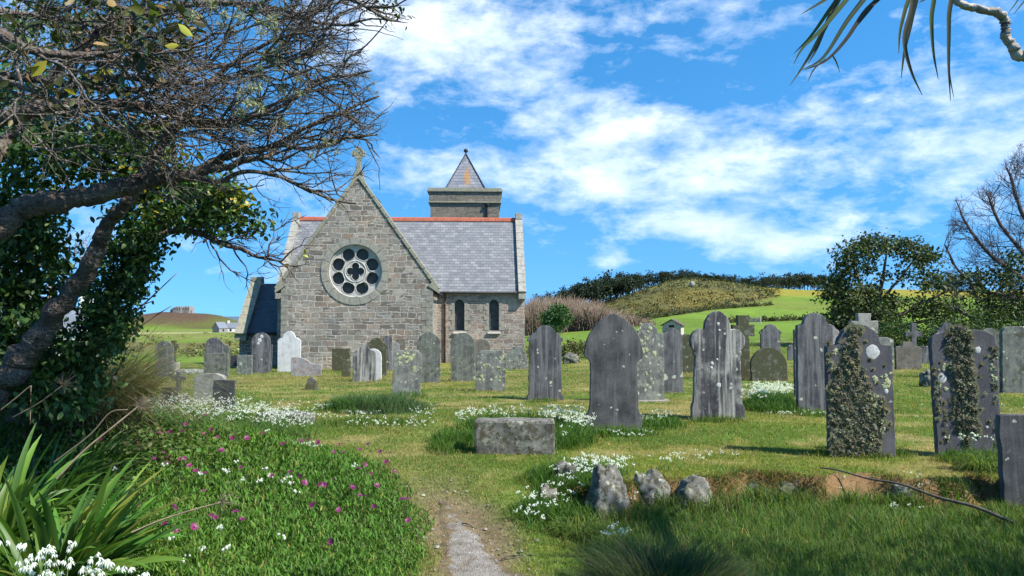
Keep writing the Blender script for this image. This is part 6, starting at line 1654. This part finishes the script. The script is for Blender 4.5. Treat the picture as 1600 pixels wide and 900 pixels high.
bush('bramble_hedge', 'dark bramble hedge behind the slate cross and right-hand headstones', [(1400, 524, 34, 24, 33, .6, 70, 28), (1450, 530, 40, 20, 33, .6, 70, 28), (1500, 522, 44, 22, 33, .6, 80, 28), (1560, 528, 50, 26, 33, .6, 90, 28), (1620, 525, 40, 30, 33, .6, 70, 26), (1360, 530, 30, 16, 34, .6, 40, 26), (1530, 495, 50, 10, 34, .5, 26, 20)], [(.028, .06, .014), (.045, .085, .018), (.085, .10, .025)], [.5, .35, .15], (.09, .16), .30, (1450, 560, 33))
# brown thicket on the hill's foot: bare stems standing close
mb = MB()
for px, top in [(820 + 6.4 * i + random.uniform(-3, 3), 0) for i in range(31)] * 4:
    Y = random.uniform(92, 122); q = atY(px, 500, Y); z = hz(q.x, Y)
    tp = np.interp(px, [815, 840, 880, 930, 975, 1015], [472, 462, 459, 468, 488, 505]) + random.uniform(-3, 9)
    hh = max(.5, atY(px, tp, Y).z - z)
    for k in range(36):
        a = random.uniform(0, 6.28); l = random.uniform(.1, .75) * min(hh, 2.4); p = np.array([q.x + random.gauss(0, .55), Y + random.gauss(0, .5), z - .1]); h = hh * random.uniform(.55, 1.05)
        v, f = tube([p, p + [math.cos(a) * l * .4, math.sin(a) * l * .4, h * .6], p + [math.cos(a) * l, math.sin(a) * l, h]], [.05, .036, .014], 3)
        mb.add(v, f, colvar(1, (.15, .112, .08), .3, .08)[0])
o = mb.build('thicket', attr_mat('thicket_stems')); o['kind'] = 'stuff'
# heath scrub: low tufts over the hill
mb = MB(); N = 3600
pp = RNG.uniform(845, 1245, N); Y = RNG.uniform(108, 232, N); x = (pp - 800) / FPX * Y; k = heath(x, Y) > .5; x, Y = x[k], Y[k]; N = len(x)
cc = np.where((fbm(x * .06, Y * .04) > .52)[:, None], np.array([.15, .12, .03]), np.array([.085, .085, .03])); cc = np.where((RNG.random(N) < .12)[:, None], np.array([.035, .055, .02]), cc)
P0 = np.stack([x, Y, H(x, Y)], 1); per = 9; n = N * per
sz = np.repeat(RNG.gamma(2, .11, N), per)
pos = np.repeat(P0, per, 0) + RNG.normal(0, .35, (n, 3)) * np.array([1.3, 1.3, 0]) + np.stack([0 * sz, 0 * sz, sz * RNG.uniform(0, .8, n)], 1)
scatter(mb, LEAF4_V, LEAF4_F, pos, frames(RNG.normal(0, 1, (n, 3)) + [0, -.2, .5], RNG.uniform(0, 6, n)), (sz * .7 + .13)[:, None] * np.array([[1.6, 1, 1]]), colvar(n, np.repeat(cc, per, 0), .3, .1))
mb.build('heath_scrub', M_leafd)['kind'] = 'stuff'
q = at(1082, 445, 100, 300)
lump('boulder', 'pale boulder standing on the heath hill below the treeline', 1082, 448, 9, 9, 'granite', 1.2, 31, 'rock', None, .3, 2)
hb = []
for a0, a1, n_ in (((985, 501), (1112, 482), 26), ((1112, 482), (1206, 475), 18), ((1120, 503), (1290, 497), 26), ((860, 520), (985, 501), 20)):
    for i in range(n_):
        f_ = (i + random.random()) / n_; px = a0[0] + (a1[0] - a0[0]) * f_; py = a0[1] + (a1[1] - a0[1]) * f_; p_ = at(px, py + 2, 30, 300)
        hb.append((px, py + random.uniform(-1, 1), random.uniform(3, 7), random.uniform(1.2, 2.6), p_.y, .6, 5, 22))
mb = MB(); foliage(mb, hb, [(.05, .07, .02), (.09, .09, .035), (.13, .115, .05)], [.45, .35, .2], (.22, .4), .45, LEAF4_V, LEAF4_F, 0)
tag(mb.build('field_hedge', M_leafd), 'thin broken hedge line climbing along the lower edge of the heath', 'hedge')
lb = []
for i in range(70):
    px = random.uniform(190, 440); p_ = at(px, random.uniform(522, 560), 45, 500); lb.append((px, project(p_)[1] - 1, random.uniform(3, 14), random.uniform(.8, 2.2), p_.y, 1.0, 5, 18))
mb = MB(); foliage(mb, lb, [(.09, .10, .03), (.15, .13, .05), (.25, .24, .12)], [.45, .4, .15], (.2, .4), .5, LEAF4_V, LEAF4_F, 0); mb.build('rough_field_growth', M_leafd)['kind'] = 'stuff'
# pines along the ridge
PINES = []
for k in range(4):
    rg = np.random.default_rng(40 + k); root = empty('pine_tree', (0, 0, 0)); mb = MB(); hgt = 6.6
    P = [(0, 0, -.5), (.15 * rg.normal(), .1, hgt * .4), (.3 * rg.normal(), .2, hgt * .85)]; v, f = tube(P, [.2, .15, .06], 6); mb.add(v, f); tr = mb.build('trunk', M_bark, root)
    mb = MB(); nc = 30; C = rg.normal(0, 1, (nc, 3)) * np.array([1.9, 1.6, 1.35]) + np.array([.4, 0, hgt * .62]); C[:, 2] = np.clip(C[:, 2], .9, hgt)
    per = 26; n = nc * per; pos = np.repeat(C, per, 0) + rg.normal(0, .48, (n, 3)) * np.array([1, 1, .55])
    c = colvar(n, np.array([(.016, .028, .013), (.028, .042, .018), (.04, .055, .024)])[rg.choice(3, n, p=[.5, .35, .15])], .25, .08)
    scatter(mb, LEAF4_V, LEAF4_F, pos, frames(rg.normal(0, 1, (n, 3)), rg.uniform(0, 6, n)), rg.uniform(.4, .75, n)[:, None] * np.array([[1.3, 1, 1]]), c)
    cr = mb.build('crown', M_leafd, root); PINES.append((root, tr, cr))
pl = []
for px in np.arange(826, 1312, 8.5): pl.append((px + random.uniform(-3, 3), random.uniform(222, 262)))
for px in np.arange(1040, 1312, 13): pl.append((px + random.uniform(-3, 3), random.uniform(262, 300)))
for px in np.arange(880, 1000, 11): pl.append((px + random.uniform(-3, 3), random.uniform(205, 225)))
used = [False] * 4
for i, (px, Y) in enumerate(pl):
    k = random.randrange(4); r0, tr, cr = PINES[k]
    if used[k]:
        r0 = r0.copy(); COL.objects.link(r0)
        for ch in (tr, cr): c = ch.copy(); COL.objects.link(c); c.parent = r0
    used[k] = True
    x = (px - 800) / FPX * Y; r0.location = (x, Y, hz(x, Y) - .3)
    top = np.interp(px, [826, 850, 880, 905, 940, 965, 1000, 1060, 1100, 1150, 1200, 1250, 1312], [472, 456, 446, 432, 426, 421, 420, 419, 424, 429, 426, 422, 425]) + random.uniform(-3, 6)
    want = atY(px, top, Y).z - hz(x, Y); s = max(.30, min(1.7, want / 7.6)); r0.scale = (max(s, .6) * random.uniform(.85, 1.2), max(s, .6), s); r0.rotation_euler = (0, 0, random.uniform(0, 6.28))
    tag(r0, 'dark pine tree on the skyline ridge behind the heath hill', 'tree', 'dark pines along the hill ridge')

# ------------------------------------------------------------------ cordyline reaching in at the top right, sheltering tree beyond the frame
CD = empty('cabbage_tree', (3.35, 3.53, hz(3.35, 3.53)), 0, 'cabbage tree with crooked pale limb and drooping strap leaves hanging in at the top right', 'tree')
M_pale = bark('pale_ringed_bark', (.16, .135, .11), (.27, .24, .20), (.36, .33, .29), lamt=.0, sc=.7)
mb = MB(); pts = catmull([(3.35, 3.53, -.3, .13), (3.32, 3.55, .9, .11), (3.25, 3.58, 2.0, .09), (3.1, 3.6, 2.9, .075), (3.05, 3.6, 3.6, .065)], 6); v, f = tube(pts[:, :3], pts[:, 3], 12); mb.add(v, f); build_part(mb, 'trunk', M_pale, CD, True)
CL = [(1830, 30, 3.6, 26), (1740, 110, 3.6, 21), (1660, 104, 3.6, 19), (1612, 92, 3.6, 18), (1590, 86, 3.6, 17), (1582, 70, 3.6, 15), (1571, 53, 3.6, 14), (1572, 40, 3.6, 15), (1568, 27, 3.6, 14), (1552, 18, 3.6, 13), (1530, 14, 3.6, 12), (1506, 8, 3.6, 12), (1488, -6, 3.6, 11), (1450, -40, 3.6, 11), (1412, -78, 3.6, 12)]
P, r = limb3(CL, 5); mb = MB(); v, f = tube(P, r * (1 + .10 * np.sin(np.arange(len(r)) * 2.2)), 14); mb.add(v, f); build_part(mb, 'limb', M_pale, CD, True)
M_strap = leaf_mat('strap_leaves', .5, .3, .35)
def strap_path(mb, pts, w, c):
    p = catmull(pts, 6); n = len(p); T = np.gradient(p, axis=0); T /= np.linalg.norm(T, axis=1, keepdims=True)
    sd = np.cross(T, [0.15, 1, .1]); sd /= np.linalg.norm(sd, axis=1, keepdims=True) + 1e-9; t = np.linspace(0, 1, n)
    ww = w * np.minimum(1, .5 + 2 * t) * (1 - t ** 2.2) / 2 + .0012; nn = np.cross(T, sd)
    V = np.stack([p - sd * ww[:, None] + nn * ww[:, None] * .35, p, p + sd * ww[:, None] + nn * ww[:, None] * .35], 1).reshape(-1, 3); k = np.arange(n - 1)[:, None] * 3
    mb.add(V, np.concatenate([k + [[0, 1, 4, 3]], k + [[1, 2, 5, 4]]]), c)
SV = [[(1395, -80), (1340, -40), (1300, 10), (1268, 55), (1240, 84)], [(1395, -75), (1325, -22), (1288, 45), (1262, 92), (1234, 134)], [(1398, -75), (1362, -18), (1322, 35), (1286, 90), (1252, 110)], [(1400, -75), (1382, -15), (1350, 20), (1320, 64), (1290, 95), (1258, 109)], [(1392, -80), (1330, -30), (1292, -2), (1252, 22)],
      [(1402, -75), (1424, -25), (1414, 15), (1406, 50), (1404, 84)], [(1404, -75), (1432, -25), (1424, 30), (1413, 80), (1408, 122)], [(1404, -70), (1426, -5), (1413, 60), (1423, 110), (1441, 149)], [(1406, -75), (1456, -25), (1455, 30), (1458, 80), (1466, 124)], [(1408, -78), (1480, -25), (1482, 30), (1482, 100), (1485, 158)], [(1482, 95), (1484, 120), (1490, 152)], [(1406, -75), (1320, -55), (1310, -10), (1290, 40), (1275, 78), (1262, 100)],
      [(1396, -78), (1350, -35), (1318, 5), (1282, 48), (1254, 75), (1240, 100)], [(1290, 92), (1272, 108), (1262, 128)], [(1300, 86), (1306, 96), (1312, 112)], [(1406, -75), (1440, -30), (1445, -4), (1436, 4)], [(1610, -30), (1594, -5), (1576, 20)], [(1630, -30), (1602, 0), (1584, 22)], [(1398, -70), (1380, -20), (1366, 5), (1340, 40)]]
mb = MB(); SCOL = [(.065, .085, .022), (.09, .10, .03), (.045, .055, .02), (.05, .045, .028)]
for i, s in enumerate(SV): strap_path(mb, [tuple(atY(a, b, 3.6 - .1 * ((i * 37) % 5 - 2))) for a, b in s], .022 if len(s) > 3 else .006, colvar(1, SCOL[i % 4], .2, .1)[0])
def head(mb, c, n, L, low=-.5):
    for _ in range(n):
        a = random.uniform(0, 6.28); e = random.uniform(low, 1.5); l = L * random.uniform(.7, 1.1); d = np.array([math.cos(a) * math.cos(e), math.sin(a) * math.cos(e), math.sin(e)])
        q = np.array(c); strap_path(mb, [q, q + d * l * .4, q + d * l * .75 + [0, 0, -.05 * l], q + d * l - np.array([0, 0, .18 * l])], .036, colvar(1, SCOL[random.randrange(3)], .2, .1)[0])
hp = atY(1402, -78, 3.6)
head(mb, tuple(hp), 46, .55, .25)
build_part(mb, 'leaf_head', M_strap, CD)
for c in ((4.3, 3.6, 4.0), (5.2, 5.3, 4.4), (4.9, 4.2, 4.6)):
    m = MB(); v, f = tube([(3.12, 3.6, 2.8), ((3.12 + c[0]) / 2, (3.6 + c[1]) / 2, 3.25), c], [.06, .055, .05], 10); m.add(v, f); build_part(m, 'limb', M_pale, CD, True)
    m = MB(); head(m, c, 110, .8, -.1); build_part(m, 'leaf_head', M_strap, CD)
ST = empty('sheltering_tree', (8.3, 3.4, hz(8.3, 3.4)), 0, 'spreading evergreen tree just right of the camera that shades the near grass', 'tree')
mb = MB(); v, f = tube([(8.3, 3.4, -.3), (8.2, 3.4, 1.5), (8.0, 3.5, 3.0)], [.24, .2, .14], 12); mb.add(v, f); build_part(mb, 'trunk', M_bark, ST, True)
for tx, ty, tz in ((6.3, 3.6, 4.4), (9.3, 5.0, 4.6), (7.3, 2.2, 4.7), (9.1, 2.2, 4.8), (8.0, 4.4, 5.2)):
    m = MB(); v, f = tube([(8.0, 3.5, 2.8), ((8.0 + tx) / 2 + .1, (3.5 + ty) / 2, 3.8), (tx, ty, tz)], [.12, .08, .03], 8); m.add(v, f); build_part(m, 'limb', M_bark, ST, True)
mb = MB(); nc = 105; C = RNG.normal(0, 1, (nc, 3)); C /= np.linalg.norm(C, axis=1, keepdims=True); C = C * (RNG.random((nc, 1)) ** .4) * np.array([2.9, 2.0, .95]) + np.array([8.0, 3.4, 4.5])
per = 40; n = nc * per; pos = np.repeat(C, per, 0) + RNG.normal(0, .17, (n, 3))
scatter(mb, LEAF4_V, LEAF4_F, pos, frames(RNG.normal(0, 1, (n, 3)), RNG.uniform(0, 6, n)), RNG.uniform(.08, .13, n)[:, None] * np.array([[1.3, 1, 1]]), colvar(n, (.035, .065, .02), .3, .1)); build_part(mb, 'crown', M_leafd, ST)

# ------------------------------------------------------------------ hut, gate, ruin, houses
M_board = simple('weathered_boards', (.42, .38, .32), .85, .25, 14); M_felt = simple('felt_roof', (.10, .08, .065), .9, .3, 10); M_galv = simple('galvanised_steel', (.16, .19, .19), .45, .2, 6)
q = at(1052, 532); HU = empty('wooden_hut', q, R(-24), 'small pale wooden hut with pitched roof and dark window in the green field', 'hut')
bm = bmesh.new(); bm_poly(bm, [(-.62, -.5, -.2), (.62, -.5, -.2), (.62, -.5, 1.02), (0, -.5, 1.36), (-.62, -.5, 1.02)], (0, 1.0, 0)); bm_obj('wall', bm, M_board, HU)
for s in (-1, 1):
    bm = bmesh.new(); bm_poly(bm, [(0, -.58, 1.385), (s * .74, -.58, .98), (s * .74, -.58, 1.03), (0, -.58, 1.44)], (0, 1.16, 0)); bm_obj('roof', bm, M_felt, HU)
bm = bmesh.new(); bm_box(bm, -.17, .17, -.512, -.49, .72, 1.03); wn = bm_obj('window', bm, M_in, HU)
bm = bmesh.new()
for z in (.2, .4, .6, .8): bm_box(bm, -.63, .63, -.508, -.5, z, z + .012)
bm_obj('board_joint', bm, M_felt, HU)
q = at(1178, 507, 20, 300); GT = empty('field_gate', q, R(4), 'grey metal field gate in the green pasture below the heath hill', 'gate')
mb = MB()
for z in (.25, .5, .75, 1.0, 1.25): v, f = tube([(-1.3, 0, z), (1.3, 0, z)], .035, 6); mb.add(v, f)
for x in (-1.3, -.43, .43, 1.3): v, f = tube([(x, 0, .2), (x, 0, 1.3)], .04, 6); mb.add(v, f)
mb.build('bars', M_galv, GT)
for x in (-1.5, 1.5):
    m = MB(); v, f = tube([(x, 0, -.3), (x, 0, 1.5)], .09, 6); m.add(v, f); m.build('gate_post', M_board, GT)
GT.scale = (.5, .5, .55)
M_ruin = simple('ruin_masonry', (.25, .23, .20), .95, .35, .5); M_opening = simple('ruin_opening_shade', (.06, .055, .05), .95, .3, .6)
q = atY(283, 489, 600); zc = hz(q.x, 598); RU = empty('castle_ruin', (q.x, 598, zc), R(-8), 'ruined square stone fort crowning the brown hill on the left horizon', 'ruin')
for nm, x0, x1, y0, y1, zz in (('curtain_wall', -8.4, -4.5, 0, 7, 3.3), ('keep', -5.2, 1.4, -1.5, 8, 4.8), ('bastion', 1.2, 7.8, -.5, 7, 5.0), ('outwork', 7.6, 9.2, 1, 5, 2.2)):
    bm = bmesh.new(); pr = [(x0, -1.5)]; rg = random.Random(int(x0 * 10)); x = x0
    top = []
    while x < x1: top.append((x, zz - rg.choice([0, .25, .7, .1, .9]))); x += rg.uniform(.5, 1.3); top.append((min(x, x1), top[-1][1]))
    bm_poly(bm, [(x0, y0, -1.5)] + [(a, y0, b) for a, b in top] + [(x1, y0, -1.5)], (0, y1 - y0, 0)); w_ = bm_obj(nm, bm, M_ruin, RU)
    for wx in np.arange(x0 + 1.2, x1 - .8, 2.2):
        bm = bmesh.new(); bm_box(bm, wx, wx + .8, y0 - .05, y0 + .2, zz * .45, zz * .45 + 1.2); bm_obj('window', bm, M_opening, w_)  # near-black blocks paint the shade inside the window openings
M_white = simple('white_render', (.62, .61, .58), .85, .12, 2); M_hs = simple('house_slate', (.15, .17, .20), .6, .2, 2); M_stone = simple('house_stone', (.22, .21, .2), .9, .3, 1.5)
def house(label, px, Y, base, w, d, eave, ridge, rz, wall, roof, wins, chim=True, gable=None):
    q = atY(px, base, Y); root = empty('house', (q.x, Y, hz(q.x, Y) - .3), R(rz), label, 'house')
    bm = bmesh.new(); bm_poly(bm, [(-w / 2, 0, -1), (-w / 2, d, -1), (-w / 2, d, eave), (-w / 2, d / 2, ridge), (-w / 2, 0, eave)], (w, 0, 0)); wl = bm_obj('wall', bm, wall, root)
    for s in (1, -1):
        y0 = -.25 if s > 0 else d + .25; z0 = eave - .25 * (ridge - eave) / (d / 2) + .06
        o = slab('roof', (-w / 2 - .2, y0, z0), (w / 2 + .2, y0, z0), (w / 2 + .2, d / 2, ridge + .06), (-w / 2 - .2, d / 2, ridge + .06), .1, roof, root)
    for x, z, ww, hh in wins:
        bm = bmesh.new(); bm_box(bm, x - ww / 2, x + ww / 2, -.03, .1, z, z + hh); bm_obj('window', bm, M_in, root)
    if chim:
        for x in (-w / 2 + .5, w / 2 - .5):
            bm = bmesh.new(); bm_box(bm, x - .4, x + .4, d / 2 - .35, d / 2 + .35, ridge - .6, ridge + 1.0); bm_obj('chimney', bm, wall, root)
    return root
hz0 = house('low white-fronted farmhouse with grey slate roof at the foot of the castle hill', 366, 330, 516, 7, 5, 2.2, 4.2, 6, M_white, M_hs, [(-1.5, .6, .8, 1.0), (1, .6, .8, 1.0)])
house('grey stone farm building beside the white farmhouse at the hill foot', 349, 326, 516, 4.5, 4, 2.2, 4.6, 62, M_stone, M_hs, [(0, .6, .8, 1.0)], False)
house('white cottage glimpsed behind the ivy and leaning trunk at the far left', 72, 60, 545, 5.2, 4.2, 2.5, 4.4, 8, M_white, M_hs, [(-1.2, .8, .7, 1.0), (1.2, .8, .7, 1.0)])
